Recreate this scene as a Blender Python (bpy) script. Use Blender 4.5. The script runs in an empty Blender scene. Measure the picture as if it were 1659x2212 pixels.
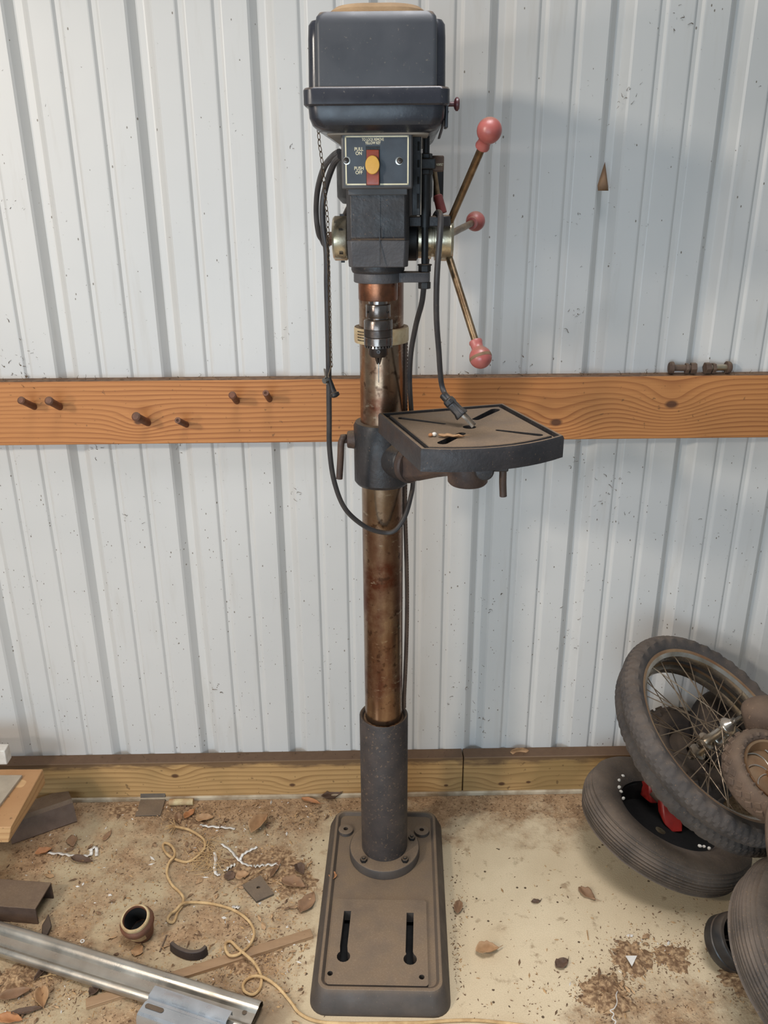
import bpy, bmesh, math, random
from mathutils import Vector, Matrix, noise
PI = math.pi
R = math.radians
random.seed(7)
SC = bpy.context.scene
COL = SC.collection

# ------------------------------------------------------------------ camera
FW, FH, FPX = 1659.0, 2212.0, 1790.0
CAM = Vector((0.0, 0.0, 1.474))
def cam_axes(p=R(21.085), yaw=R(-1.039), roll=R(-0.306)):
    f = Vector((0, math.cos(p), -math.sin(p))); u = Vector((0, math.sin(p), math.cos(p))); r = Vector((1, 0, 0))
    m = Matrix.Rotation(yaw, 3, 'Z')
    f, u, r = m @ f, m @ u, m @ r
    c, s = math.cos(roll), math.sin(roll)
    return c * r + s * u, -s * r + c * u, f
CR, CU, CF = cam_axes()
cd = bpy.data.cameras.new('camera'); co = bpy.data.objects.new('camera', cd); COL.objects.link(co)
cd.sensor_fit = 'HORIZONTAL'; cd.sensor_width = 36.0; cd.lens = 36.0 * FPX / FW
cd.clip_start = 0.02; cd.clip_end = 60
mw = Matrix((CR, CU, -CF)).transposed().to_4x4(); mw.translation = CAM
co.matrix_world = mw
SC.camera = co

# ------------------------------------------------------------------ light and exposure
SC.view_settings.view_transform = 'Standard'; SC.view_settings.look = 'None'
SC.view_settings.exposure = 0.0; SC.view_settings.gamma = 1.0; SC.view_settings.use_curve_mapping = False
wd = bpy.data.worlds.new('world'); SC.world = wd; wd.use_nodes = True
bg = wd.node_tree.nodes['Background']
bg.inputs[0].default_value = (0.80, 0.92, 1.0, 1); bg.inputs[1].default_value = 0.25
def area(name, loc, target, size, power, col, sizey=None):
    l = bpy.data.lights.new(name, 'AREA'); l.energy = power; l.color = col; l.size = size
    if sizey: l.shape = 'RECTANGLE'; l.size_y = sizey
    o = bpy.data.objects.new(name, l); COL.objects.link(o); o.location = loc
    o.rotation_euler = (Vector(target) - Vector(loc)).to_track_quat('-Z', 'Y').to_euler()
    return o
area('lamp_high', (-1.75, -0.30, 2.17), (0.2, 1.7, 1.0), 0.22, 30, (1.0, 0.91, 0.80))
area('lamp_low', (-1.80, -0.35, 1.40), (0.2, 1.7, 0.9), 0.16, 11, (1.0, 0.86, 0.76))
area('door_daylight', (-0.9, -1.9, 0.85), (0.0, 1.6, 0.35), 2.0, 52, (0.66, 0.84, 1.0), 1.3)
cl = area('overhead_fill', (0.15, 0.70, 3.40), (0.15, 1.10, 0.0), 1.2, 9.5, (0.98, 0.97, 1.0), 0.8)  # added overhead fill that brightens the floor, no such lamp seen
cl.data.spread = R(62)

# ------------------------------------------------------------------ pixel -> point helpers
def ray(px, py):
    return CF + CR * ((px - FW / 2) / FPX) - CU * ((py - FH / 2) / FPX)
def atY(px, py, y):
    d = ray(px, py); return CAM + d * ((y - CAM.y) / d.y)
def atZ(px, py, z=0.0):
    d = ray(px, py); return CAM + d * ((z - CAM.z) / d.z)
PO = Vector((0.0245, 1.515, 0)); PA = R(-2.6)                 # drill press: column foot and turn
PM = Matrix.Translation(PO) @ Matrix.Rotation(PA, 4, 'Z'); PI_ = PM.inverted()
def L(px, py, y=None, z=None, x=None):                        # a point in the drill press's own axes
    o = PI_ @ CAM; d = PI_.to_3x3() @ ray(px, py)
    if y is not None: t = (y - o.y) / d.y
    elif z is not None: t = (z - o.z) / d.z
    else: t = (x - o.x) / d.x
    return o + d * t

# ------------------------------------------------------------------ materials
class T:
    def __init__(s, name):
        m = bpy.data.materials.new(name); m.use_nodes = True; s.m = m; s.t = m.node_tree
        s.b = s.t.nodes['Principled BSDF']; s._c = None
    def link(s, a, b): s.t.links.new(a, b)
    def put(s, sock, v):
        if hasattr(v, 'is_output'): s.link(v, sock)
        elif isinstance(v, (tuple, list)) and sock.type == 'RGBA' and len(v) == 3: sock.default_value = (*v, 1)
        else: sock.default_value = v
    def n(s, t, **k):
        x = s.t.nodes.new(t)
        for a, v in k.items(): setattr(x, a, v)
        return x
    def co(s, which='Object'):
        if s._c is None: s._c = s.n('ShaderNodeTexCoord')
        return s._c.outputs[which]
    def map(s, v, sc=(1, 1, 1), loc=(0, 0, 0), rot=(0, 0, 0)):
        x = s.n('ShaderNodeMapping'); s.put(x.inputs[0], v); x.inputs[1].default_value = loc
        x.inputs[2].default_value = rot; x.inputs[3].default_value = sc; return x.outputs[0]
    def noise(s, sc=5, det=4, rough=.55, v=None, dist=0):
        x = s.n('ShaderNodeTexNoise'); s.put(x.inputs['Vector'], v if v is not None else s.co())
        x.inputs['Scale'].default_value = sc; x.inputs['Detail'].default_value = det
        x.inputs['Roughness'].default_value = rough; x.inputs['Distortion'].default_value = dist
        return x.outputs[0]
    def vor(s, sc=20, v=None, feat='F1'):
        x = s.n('ShaderNodeTexVoronoi', feature=feat); s.put(x.inputs['Vector'], v if v is not None else s.co())
        x.inputs['Scale'].default_value = sc; return x.outputs['Distance']
    def ramp(s, f, a, b, ca=0.0, cb=1.0):                     # smooth threshold a..b
        x = s.n('ShaderNodeMapRange'); x.clamp = True
        s.put(x.inputs[0], f); x.inputs[1].default_value = a; x.inputs[2].default_value = b
        x.inputs[3].default_value = ca; x.inputs[4].default_value = cb; return x.outputs[0]
    def mix(s, f, a, b, mode='MIX'):
        x = s.n('ShaderNodeMix', data_type='RGBA', blend_type=mode)
        s.put(x.inputs[0], f); s.put(x.inputs[6], a); s.put(x.inputs[7], b); return x.outputs[2]
    def ma(s, op, a, b=0.0, c=0.0):
        x = s.n('ShaderNodeMath', operation=op); s.put(x.inputs[0], a); s.put(x.inputs[1], b); s.put(x.inputs[2], c); return x.outputs[0]
    def xyz(s, v=None):
        x = s.n('ShaderNodeSeparateXYZ'); s.put(x.inputs[0], v if v is not None else s.co()); return x.outputs
    def up(s, a=.55, b=.95):
        g = s.n('ShaderNodeNewGeometry'); return s.ramp(s.xyz(g.outputs['Normal'])[2], a, b)
    def bump(s, h, st=.3, d=.002):
        x = s.n('ShaderNodeBump'); x.inputs['Strength'].default_value = st; x.inputs['Distance'].default_value = d
        s.put(x.inputs['Height'], h); s.link(x.outputs[0], s.b.inputs['Normal']); return x
    def fin(s, col, rough=.6, metal=0.0, spec=None):
        s.put(s.b.inputs['Base Color'], col); s.put(s.b.inputs['Roughness'], rough); s.put(s.b.inputs['Metallic'], metal)
        if spec is not None: s.put(s.b.inputs['Specular IOR Level'], spec)
        return s.m
def hx(r, g, b):
    f = lambda c: (c / 255 / 12.92) if c / 255 <= .04045 else ((c / 255 + .055) / 1.055) ** 2.4
    return (f(r), f(g), f(b))
DUST = hx(120, 100, 79)
def grime(name, c1, c2, rough=.6, metal=0.0, sc=12, bump=.25, bsc=150, dust=0.0, fleck=0.0, fc=DUST, spec=None, lo=.35, hi=.65, fsc=260):
    t = T(name)
    c = t.mix(t.ramp(t.noise(sc, 5), lo, hi), c1, c2)
    if fleck: c = t.mix(t.ma('MULTIPLY', t.ramp(t.noise(fsc, 3, .6), .73 - fleck, .80 - fleck), .7), c, fc)
    ro = t.ramp(t.noise(sc * 2.3, 4), .3, .7, rough - .1, rough + .1)
    me = metal
    if dust:
        d = t.ma('MULTIPLY', t.up(), t.ramp(t.noise(sc * 1.7, 4), .25, .6, dust * .6, dust))
        dc = t.mix(t.ma('MULTIPLY', t.ramp(t.noise(420, 2), .5, .75), .35), t.mix(t.ramp(t.noise(22, 4), .4, .6), DUST, hx(120, 100, 78)), hx(160, 138, 112))
        c = t.mix(d, c, dc); ro = t.ma('MAXIMUM', ro, t.ma('MULTIPLY', d, .9))
        if metal: me = t.ma('MULTIPLY', t.ma('SUBTRACT', 1.0, d), metal)
    if bump: t.bump(t.noise(bsc, 3), bump, .0012)
    return t.fin(c, ro, me, spec)

def m_wall():
    t = T('painted_steel')
    base = t.mix(t.ramp(t.noise(1.6, 4), .3, .7), hx(208, 206, 202), hx(196, 195, 192))
    z = t.xyz()[2]
    low = t.ramp(z, 1.25, .55)                                   # more fly specks low on the wall
    st = t.map(t.co(), (26, 26, 3.0))
    base = t.mix(t.ma('MULTIPLY', t.ramp(t.noise(1, 4, .6, st), .58, .75), .30), base, hx(176, 168, 156))
    v = t.map(t.co(), (1, .3, .62), rot=(0, .5, 0))
    sp = t.ma('LESS_THAN', t.vor(95, v), .11)
    keep = t.ma('GREATER_THAN', t.noise(33, 2), t.ramp(low, 0, 1, .66, .53))
    sp = t.ma('MULTIPLY', sp, keep)
    sp2 = t.ma('MULTIPLY', t.ma('LESS_THAN', t.vor(60, t.map(t.co(), (1, .3, .55), rot=(0, -.4, 0))), .085), t.ma('GREATER_THAN', t.noise(11, 2), .56))
    s = t.ma('MAXIMUM', sp, sp2)
    c = t.mix(t.ma('MULTIPLY', s, .8), base, hx(92, 78, 60))
    return t.fin(c, .42, 0.0)
def m_wood(name, pale, dark, r0, freq, knots=(), edge=None, zmid=0.0, green=None, rough=.65, dust=.88):
    """board along x, face on -y: growth rings seen in the face, bent round the knots given as (x, z, size)"""
    t = T(name); x, y, z = t.xyz()
    wob = t.noise(1, 3, .5, t.map(t.co(), (1.6, 3, 7)))
    zz = t.ma('SUBTRACT', z, zmid)
    d = t.ma('ADD', t.ma('MULTIPLY', zz, 1.0), t.ma('MULTIPLY', t.ma('SUBTRACT', wob, .5), r0))
    kd = None
    for kx, kz, ks in knots:
        dx = t.ma('SUBTRACT', x, kx); dz = t.ma('SUBTRACT', z, kz)
        q = t.ma('ADD', t.ma('MULTIPLY', dx, dx), t.ma('MULTIPLY', t.ma('MULTIPLY', dz, dz), 2.6))
        g = t.ma('EXPONENT', t.ma('MULTIPLY', q, -1.0 / (ks * 2.6) ** 2))
        sg = t.ma('MULTIPLY', g, ks * 1.3)
        d = t.ma('ADD', d, sg)
        k = t.ramp(t.ma('SQRT', q), ks * .55, ks * .30)
        kd = k if kd is None else t.ma('MAXIMUM', kd, k)
    ring = t.ma('FRACT', t.ma('MULTIPLY', d, freq))
    ring = t.ramp(t.ma('POWER', ring, 2.2), .15, .95)
    fine = t.noise(1, 3, .6, t.map(t.co(), (8, 90, 420)))
    amp = t.ramp(t.noise(1, 2, .5, t.map(t.co(), (2, 5, 12))), .3, .7, .45, 1.0)
    c = t.mix(t.ma('MULTIPLY', ring, amp), pale, dark)
    c = t.mix(t.ma('MULTIPLY', t.ramp(fine, .4, .75), .28), c, dark)
    if green: c = t.mix(t.ramp(t.noise(3.3, 3), .48, .66, 0, .7), c, green)
    if kd is not None: c = t.mix(t.ma('MULTIPLY', kd, .9), c, hx(74, 42, 24))
    c = t.mix(t.ma('MULTIPLY', t.ramp(t.noise(70, 3), .66, .72), .6), c, hx(86, 62, 40))
    dd = t.ma('MULTIPLY', t.up(), dust)
    c = t.mix(dd, c, t.mix(t.ramp(t.noise(60, 3), .4, .6), hx(112, 88, 64), hx(76, 56, 40)))
    if edge:                                                     # dirt caked along the top edge of the face
        e = t.ramp(t.ma('ADD', z, t.ma('MULTIPLY', t.noise(1, 4, .6, t.map(t.co(), (9, 9, 30))), .06)), edge + .028, edge + .040)
        c = t.mix(t.ma('MULTIPLY', e, .85), c, hx(96, 72, 52))
    t.bump(t.ma('ADD', ring, fine), .25, .0012)
    return t.fin(c, rough)
def m_floor():
    t = T('dirty_concrete'); x, y, z = t.xyz()
    con = t.mix(t.ramp(t.noise(2.2, 5, .6), .35, .65), hx(214, 196, 164), hx(192, 172, 140))
    con = t.mix(t.ma('MULTIPLY', t.ramp(x, .0, -.3), .75), con, t.mix(t.ramp(t.noise(5, 5, .6), .35, .65), hx(180, 164, 132), hx(158, 140, 110)))
    con = t.mix(t.ma('MULTIPLY', t.ramp(t.noise(420, 2), .45, .65), .2), con, hx(140, 124, 98))
    con = t.mix(t.ma('MULTIPLY', t.ramp(t.noise(26, 4, .6), .60, .70), .55), con, hx(122, 98, 70))
    con = t.mix(t.ma('MULTIPLY', t.ma('LESS_THAN', t.vor(46), .13), t.ma('GREATER_THAN', t.noise(19, 2), .56)), con, hx(92, 76, 58))
    left = t.ramp(t.ma('ADD', x, t.ma('MULTIPLY', t.ma('SUBTRACT', t.noise(3.2, 3), .5), .5)), -.02, -.22)
    back = t.ramp(t.ma('ADD', y, t.ma('MULTIPLY', t.ma('SUBTRACT', t.noise(7, 3), .5), .22)), 1.53, 1.70)
    near = t.ma('MULTIPLY', t.ramp(y, 1.24, 1.10), t.ramp(x, .25, .5))
    msk = t.ma('MAXIMUM', t.ma('MAXIMUM', t.ma('MULTIPLY', left, .72), back), t.ma('MULTIPLY', near, .8))
    thr = t.ma('MULTIPLY', msk, .30)
    dn = t.ma('ADD', t.noise(6.5, 6, .68), thr)
    dirt = t.ramp(dn, .58, .78)
    dc = t.mix(t.ramp(t.noise(34, 5, .65), .35, .65), hx(136, 108, 80), hx(178, 148, 114))
    dc = t.mix(t.ramp(t.noise(150, 3, .6), .56, .66), dc, hx(96, 72, 52))
    dc = t.mix(t.ramp(t.noise(190, 2, .6), .63, .70), dc, hx(202, 178, 142))
    c = t.mix(dirt, con, dc)
    c = t.mix(t.ma('MULTIPLY', t.ramp(t.noise(3.1, 5, .65, t.map(t.co(), loc=(4, 1, 0))), .57, .68), t.ma('MULTIPLY', left, .62)), c, hx(92, 66, 46))
    t.bump(t.ma('ADD', t.ma('MULTIPLY', dirt, t.noise(120, 4, .7)), t.ma('MULTIPLY', t.noise(300, 2), .15)), .7, .004)
    return t.fin(c, .82, 0, .3)
def m_column():
    t = T('tarnished_steel_tube'); st = t.map(t.co(), (14, 14, 5))
    n1 = t.noise(1, 5, .6, st); n2 = t.noise(1, 5, .65, t.map(t.co(), (9, 9, 9), (3, 1, 2)))
    c = t.mix(t.ramp(n1, .34, .62), hx(104, 70, 56), hx(160, 136, 112))
    c = t.mix(t.ramp(n2, .50, .66), c, hx(98, 56, 38))
    c = t.mix(t.ramp(t.noise(1, 6, .7, t.map(t.co(), (28, 28, 70))), .60, .70), c, hx(186, 172, 150))
    c = t.mix(t.ma('MULTIPLY', t.ramp(t.noise(60, 3), .60, .68), .7), c, hx(70, 48, 36))
    t.bump(t.noise(110, 3), .12, .001)
    return t.fin(c, t.ramp(n2, .3, .65, .19, .34), t.ramp(n2, .45, .65, .95, .8))
M = dict(
 wall=m_wall(), floor=m_floor(), column=m_column(),
 girt=m_wood('treated_pine', hx(190, 129, 74), hx(132, 72, 34), .035, 95, [(.41, 1.002, .030), (.66, 1.040, .032), (-.50, 1.012, .02)], zmid=1.03),
 sill=m_wood('weathered_pine', hx(190, 152, 100), hx(138, 102, 60), .03, 70, [(.335, .032, .020), (.405, .036, .014), (.19, .03, .013), (-.21, .04, .018), (-.51, .075, .022)], edge=.098, green=hx(132, 108, 66)),
 pale_wood=m_wood('sawn_timber', hx(204, 164, 116), hx(170, 124, 80), .02, 60, dust=.12),
 slat_wood=m_wood('split_lath', hx(164, 132, 98), hx(122, 92, 64), .01, 160, dust=.2),
 facing=grime('dulled_plastic_face', hx(48, 50, 55), hx(60, 62, 66), .45, 0, 7, .06, 200, .85, .07, hx(100, 94, 86)),
 plastic=grime('black_plastic_cover', hx(33, 34, 40), hx(46, 47, 53), .30, 0, 9, .06, 200, .85, .06, hx(92, 88, 82)),
 plate=grime('switch_face', hx(44, 50, 58), hx(58, 63, 70), .45, 0, 22, .03, 200, 0, .05, hx(96, 96, 98)),
 housing=grime('grey_housing', hx(66, 64, 64), hx(78, 75, 74), .5, 0, 14, .05, 200, .8),
 iron=grime('cast_iron_paint', hx(34, 33, 35), hx(50, 46, 46), .5, 0, 16, .6, 150, .9, .08, hx(104, 84, 68)),
 iron_lit=grime('cast_iron_lit', hx(68, 67, 70), hx(82, 79, 80), .55, 0, 20, .55, 210, .7, .03, hx(110, 96, 84)),  # lighter copy of the iron paint, light on the chin put into colour
 iron_rust=grime('rusty_cast_iron', hx(58, 48, 46), hx(92, 72, 60), .6, .1, 18, .6, 140, .85, .09, hx(120, 88, 62)),
 base=grime('dusty_base_iron', hx(62, 56, 52), hx(84, 74, 66), .6, 0, 12, .35, 200, .95, .07),
 sleeve=grime('dusty_sleeve', hx(50, 45, 44), hx(68, 59, 55), .62, 0, 20, .4, 190, .9, .13, hx(112, 92, 72), fsc=150),
 dustlid=grime('dust_caked_lid', hx(150, 124, 92), hx(128, 104, 76), .9, 0, 24, .4, 240),
 tray=grime('dusty_underside', hx(150, 142, 132), hx(128, 120, 110), .7, 0, 14, .1, 200),
 black=grime('black_steel', hx(24, 23, 23), hx(36, 33, 32), .5, .2, 20, .2, 220, .6, .03),
 zinc=grime('yellow_zinc', hx(214, 206, 186), hx(178, 160, 130), .28, .9, 26, .12, 200, .5, .05, hx(92, 66, 44)),
 rod=grime('tarnished_rod', hx(150, 128, 100), hx(106, 84, 62), .36, .85, 34, .12, 260, .35, .07, hx(84, 62, 44)),
 chrome=grime('tarnished_chuck', hx(142, 134, 128), hx(104, 94, 88), .28, .95, 22, .1, 240, .5),
 chuckdark=grime('oily_chuck', hx(70, 64, 62), hx(92, 82, 74), .36, .8, 26, .15, 240, .5),
 quill=grime('rusty_quill', hx(140, 92, 66), hx(92, 66, 54), .33, .85, 30, .1, 220, .6),
 ring=grime('rusty_cream_ring', hx(196, 176, 140), hx(148, 108, 66), .5, .1, 30, .3, 160, .9, .04, hx(92, 56, 32), lo=.45, hi=.72),
 red=grime('red_knob', hx(150, 78, 72), hx(166, 98, 92), .36, 0, 30, .1, 160, .6, .03, hx(92, 60, 52)),
 darkred=grime('dark_red_knob', hx(82, 40, 42), hx(66, 34, 36), .4, 0, 30, .1, 160),
 redgrip=grime('red_grip', hx(120, 54, 50), hx(100, 46, 44), .5, 0, 30, .1, 160),
 paddle=grime('red_switch', hx(146, 62, 36), hx(130, 54, 34), .4, 0, 40, .04, 160),
 yellow=grime('yellow_key', hx(222, 172, 78), hx(204, 152, 66), .45, 0, 40, .05, 160, 0, .03, hx(140, 104, 52)),
 print=grime('cream_print', hx(228, 220, 190), hx(206, 196, 164), .6, 0, 40, 0),
 cord=grime('grey_rubber_cord', hx(52, 50, 52), hx(66, 62, 60), .5, 0, 30, .1, 200, .5, .04),
 plugm=grime('black_plug', hx(34, 33, 34), hx(46, 44, 43), .38, 0, 30, .1, 200, .35, .05),
 steel=grime('bright_steel', hx(190, 186, 178), hx(150, 144, 136), .3, .95, 30, .05, 200),
 chain=grime('old_chain', hx(130, 116, 98), hx(92, 76, 62), .4, .8, 40, .05, 200),
 tyre=grime('dusty_tyre', hx(70, 64, 60), hx(104, 92, 82), .85, 0, 14, .7, 90, .30, .12, hx(138, 112, 86)),
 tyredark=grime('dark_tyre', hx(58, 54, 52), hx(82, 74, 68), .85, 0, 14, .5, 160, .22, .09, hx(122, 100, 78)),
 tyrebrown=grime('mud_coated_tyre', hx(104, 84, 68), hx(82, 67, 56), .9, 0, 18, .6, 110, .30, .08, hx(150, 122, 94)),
 tyreblack=grime('black_tyre', hx(46, 40, 36), hx(64, 54, 48), .9, 0, 16, .5, 120, .3, .06),  # near-black, the tyres' own colour
 rimrust=grime('rusty_rim', hx(132, 96, 66), hx(160, 130, 98), .5, .5, 16, .2, 160, .3, .06, hx(92, 60, 38)),
 rimchrome=grime('chrome_rim', hx(206, 200, 190), hx(158, 144, 126), .26, .9, 14, .08, 160, .4, .03, hx(112, 80, 54)),
 redpaint=grime('red_painted_steel', hx(156, 40, 34), hx(124, 32, 30), .4, 0, 30, .1, 160, .2, .04),
 galv=grime('galvanised_steel', hx(196, 192, 182), hx(168, 160, 148), .34, .85, 10, .08, 240, .25, .03, hx(140, 116, 86)),
 galvblue=grime('bright_galvanised', hx(206, 210, 214), hx(182, 186, 190), .30, .85, 10, .06, 240, 0, .02, hx(140, 116, 86)),
 rope=grime('dirty_rope', hx(206, 174, 126), hx(172, 138, 94), .85, 0, 40, .5, 420),
 pipe=grime('rusty_pipe', hx(122, 78, 56), hx(92, 64, 50), .6, .2, 24, .4, 160, .35, .06, hx(150, 116, 84)),
 cream=grime('flaking_cream_paint', hx(196, 178, 136), hx(160, 128, 90), .7, 0, 40, .4, 160, 0, .09, hx(104, 72, 48)),
 rustbrown=grime('dark_rusty_steel', hx(78, 60, 50), hx(104, 84, 70), .7, .2, 20, .5, 130, .7, .08, hx(120, 88, 60)),
 darkangle=grime('dusty_dark_steel', hx(78, 70, 62), hx(104, 92, 78), .7, .1, 18, .5, 150, .7, .09, hx(130, 112, 90)),
 rubber=grime('black_rubber', hx(38, 30, 28), hx(54, 42, 38), .6, 0, 24, .3, 150, .3, .05),
 leaf1=grime('tan_leaf', hx(172, 136, 98), hx(146, 110, 76), .7, 0, 40, .2, 220),
 leaf2=grime('brown_leaf', hx(126, 96, 70), hx(146, 112, 82), .7, 0, 40, .2, 220),
 leaf3=grime('orange_leaf', hx(178, 124, 80), hx(154, 104, 64), .6, 0, 40, .2, 220),
 leaf4=grime('dark_leaf', hx(84, 64, 50), hx(104, 80, 62), .7, 0, 40, .2, 220),
 leafbits=grime('leaf_bits', hx(110, 84, 62), hx(176, 142, 104), .8, 0, 14, .2, 220, lo=.42, hi=.58),
 white=grime('dusty_white_plastic', hx(226, 222, 214), hx(196, 188, 176), .55, 0, 30, .1, 160),
 dirt=grime('dirt_clod', hx(116, 88, 62), hx(176, 146, 110), .95, 0, 110, .9, 220, 0, .12, hx(74, 54, 38), fsc=170, lo=.42, hi=.62),
 crumb=grime('sawdust', hx(190, 154, 108), hx(150, 118, 82), .9, 0, 40, 0),
 crumbdark=grime('dark_crumbs', hx(124, 98, 72), hx(94, 72, 54), .9, 0, 40, 0),
 web=grime('cobweb_litter', hx(104, 84, 62), hx(80, 66, 50), .95, 0, 40, 0),
 board=grime('grey_board', hx(172, 158, 138), hx(150, 138, 120), .75, 0, 14, .2, 200),
 spoke=grime('dull_spoke', hx(150, 132, 110), hx(116, 98, 80), .45, .7, 40, 0),
 recess_black=grime('recess_black', hx(14, 13, 12), hx(20, 18, 16), .9, 0, 20, .1),  # black for recesses; shade of base slots and tyre inside put into colour
 mortar=grime('whitewash_strip', hx(192, 178, 154), hx(140, 120, 94), .85, 0, 18, .4, 160),
)

# ------------------------------------------------------------------ geometry helpers
def frame(o, axis, up=(0, 0, 1)):
    """matrix whose z runs along axis, at o"""
    z = Vector(axis).normalized(); u = Vector(up)
    if abs(z.dot(u)) > .98: u = Vector((0, 1, 0))
    x = u.cross(z).normalized(); y = z.cross(x)
    m = Matrix((x, y, z)).transposed().to_4x4(); m.translation = Vector(o); return m
def smooth_path(p, k=6):
    p = [Vector(q) for q in p]; o = []
    for i in range(len(p) - 1):
        a, b, c, d = p[max(i - 1, 0)], p[i], p[i + 1], p[min(i + 2, len(p) - 1)]
        for j in range(k):
            t = j / k
            o.append(.5 * ((2 * b) + (c - a) * t + (2 * a - 5 * b + 4 * c - d) * t * t + (3 * b - a - 3 * c + d) * t ** 3))
    o.append(p[-1]); return o
def rrect(hx_, hy, r, cx=0, cy=0, n=5):
    o = []
    for sx, sy, a0 in ((1, 1, 0), (-1, 1, 90), (-1, -1, 180), (1, -1, 270)):
        for i in range(n + 1):
            a = R(a0 + 90 * i / n); o.append((cx + sx * (hx_ - r) + r * math.cos(a), cy + sy * (hy - r) + r * math.sin(a)))
    return o
def inset(poly, d):
    """offset a closed counter-clockwise polygon inwards by d"""
    n = len(poly); o = []
    for i in range(n):
        p, q, s = Vector(poly[i - 1]), Vector(poly[i]), Vector(poly[(i + 1) % n])
        a = (q - p).normalized(); b = (s - q).normalized()
        na, nb = Vector((-a.y, a.x)), Vector((-b.y, b.x)); m = (na + nb)
        m = m / max(m.dot(na), .25) if m.length > 1e-6 else na
        o.append(tuple(q + m * d))
    return o
class MB:
    def __init__(s): s.v = []; s.f = []
    def add(s, vs, fs, m=None):
        k = len(s.v); s.v += [(m @ Vector(p)) if m else Vector(p) for p in vs]
        s.f += [tuple(i + k for i in f) for f in fs]; return s
    def box(s, c, d, m=None, taper=None):
        x, y, z = d[0] / 2, d[1] / 2, d[2] / 2; tx, ty = taper or (1, 1)
        vs = [(c[0] + a * x * (tx if e > 0 else 1), c[1] + b * y * (ty if e > 0 else 1), c[2] + e * z) for e in (-1, 1) for a, b in ((-1, -1), (1, -1), (1, 1), (-1, 1))]
        return s.add(vs, [(3, 2, 1, 0), (4, 5, 6, 7), (0, 1, 5, 4), (1, 2, 6, 5), (2, 3, 7, 6), (3, 0, 4, 7)], m)
    def loft(s, loops, m=None, cap0=True, cap1=True):
        n = len(loops[0]); vs = [p for l in loops for p in l]; fs = []
        for i in range(len(loops) - 1):
            for j in range(n):
                a, b = i * n + j, i * n + (j + 1) % n; fs.append((a, b, b + n, a + n))
        if cap0: fs.append(tuple(reversed(range(n))))
        if cap1: fs.append(tuple(range((len(loops) - 1) * n, len(loops) * n)))
        return s.add(vs, fs, m)
    def lathe(s, prof, m=None, n=32, closed=False, mod=None, a0=0, a1=2 * PI, caps=True):
        full = abs(a1 - a0 - 2 * PI) < 1e-6; k = n if full else n + 1; vs = []; fs = []; q = len(prof)
        for i in range(k):
            a = a0 + (a1 - a0) * i / n
            for j, (r, h) in enumerate(prof):
                if mod: r, h = mod(r, h, a, j)
                vs.append((r * math.cos(a), r * math.sin(a), h))
        for i in range(n):
            for j in range(q if closed else q - 1):
                a, b = i * q + j, ((i + 1) % k) * q + j; a2, b2 = i * q + (j + 1) % q, ((i + 1) % k) * q + (j + 1) % q
                fs.append((a, b, b2, a2))
        if caps and not closed and full:
            if prof[0][0] > 1e-5: fs.append(tuple(reversed([i * q for i in range(k)])))
            if prof[-1][0] > 1e-5: fs.append(tuple(i * q + q - 1 for i in range(k)))
        return s.add(vs, fs, m)
    def cyl(s, a, b, r, r2=None, n=20):
        a, b = Vector(a), Vector(b); r2 = r if r2 is None else r2
        return s.lathe([(r, 0), (r2, (b - a).length)], frame(a, b - a), n)
    def hexa(s, a, b, r): return s.cyl(a, b, r, n=6)
    def tube(s, pts, r, n=8, taper=None):
        pts = [Vector(p) for p in pts]; loops = []; u = None
        for i, p in enumerate(pts):
            d = (pts[min(i + 1, len(pts) - 1)] - pts[max(i - 1, 0)]).normalized()
            if u is None: u = d.orthogonal().normalized()
            u = (u - d * u.dot(d)); u = u.normalized() if u.length > 1e-6 else d.orthogonal().normalized()
            w = d.cross(u); rr = r * (taper(i / (len(pts) - 1)) if taper else 1)
            loops.append([p + (u * math.cos(a) + w * math.sin(a)) * rr for a in [2 * PI * j / n for j in range(n)]])
        return s.loft(loops)
    def extrude(s, prof, a, b, up=(0, 0, 1), caps=True):
        """2d outline (side, height) swept from a to b"""
        a, b = Vector(a), Vector(b); d = (b - a).normalized(); u = Vector(up); sd = d.cross(u).normalized(); u = sd.cross(d)
        return s.loft([[p + sd * q[0] + u * q[1] for q in prof] for p in (a, b)], cap0=caps, cap1=caps)
    def plate(s, outer, holes, z0, z1, m=None, sides=True):
        """flat plate with through holes, its top at z1 and its holes' walls down to z0"""
        bm = bmesh.new(); es = []
        for l in [outer] + list(holes):
            vs = [bm.verts.new((p[0], p[1], z1)) for p in l]
            es += [bm.edges.new((vs[i], vs[(i + 1) % len(vs)])) for i in range(len(vs))]
        r = bmesh.ops.triangle_fill(bm, use_beauty=True, use_dissolve=False, edges=es, normal=(0, 0, 1))
        bm.verts.index_update(); s.add([v.co.copy() for v in bm.verts], [tuple(v.index for v in f.verts) for f in bm.faces], m); bm.free()
        for k, l in enumerate([outer] + list(holes)):
            if k == 0 and not sides: continue
            s.loft([[(p[0], p[1], z) for p in l] for z in (z0, z1)], m, False, False)
        return s
    def build(s, name, mat, parent=None, smooth=35, bevel=0, seg=2, sub=0, kind=None, label=None, m=None):
        me = bpy.data.meshes.new(name); me.from_pydata([tuple(p) for p in s.v], [], s.f); me.update()
        bm = bmesh.new(); bm.from_mesh(me); bmesh.ops.recalc_face_normals(bm, faces=bm.faces[:]); bm.to_mesh(me); bm.free()
        if smooth:
            me.shade_smooth(); me.set_sharp_from_angle(angle=R(smooth))
        me.materials.append(M[mat] if isinstance(mat, str) else mat)
        o = bpy.data.objects.new(name, me); COL.objects.link(o)
        if parent: o.parent = parent
        if bevel:
            b = o.modifiers.new('bevel', 'BEVEL'); b.width = bevel; b.segments = seg; b.limit_method = 'ANGLE'; b.angle_limit = R(40); b.harden_normals = False
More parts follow.
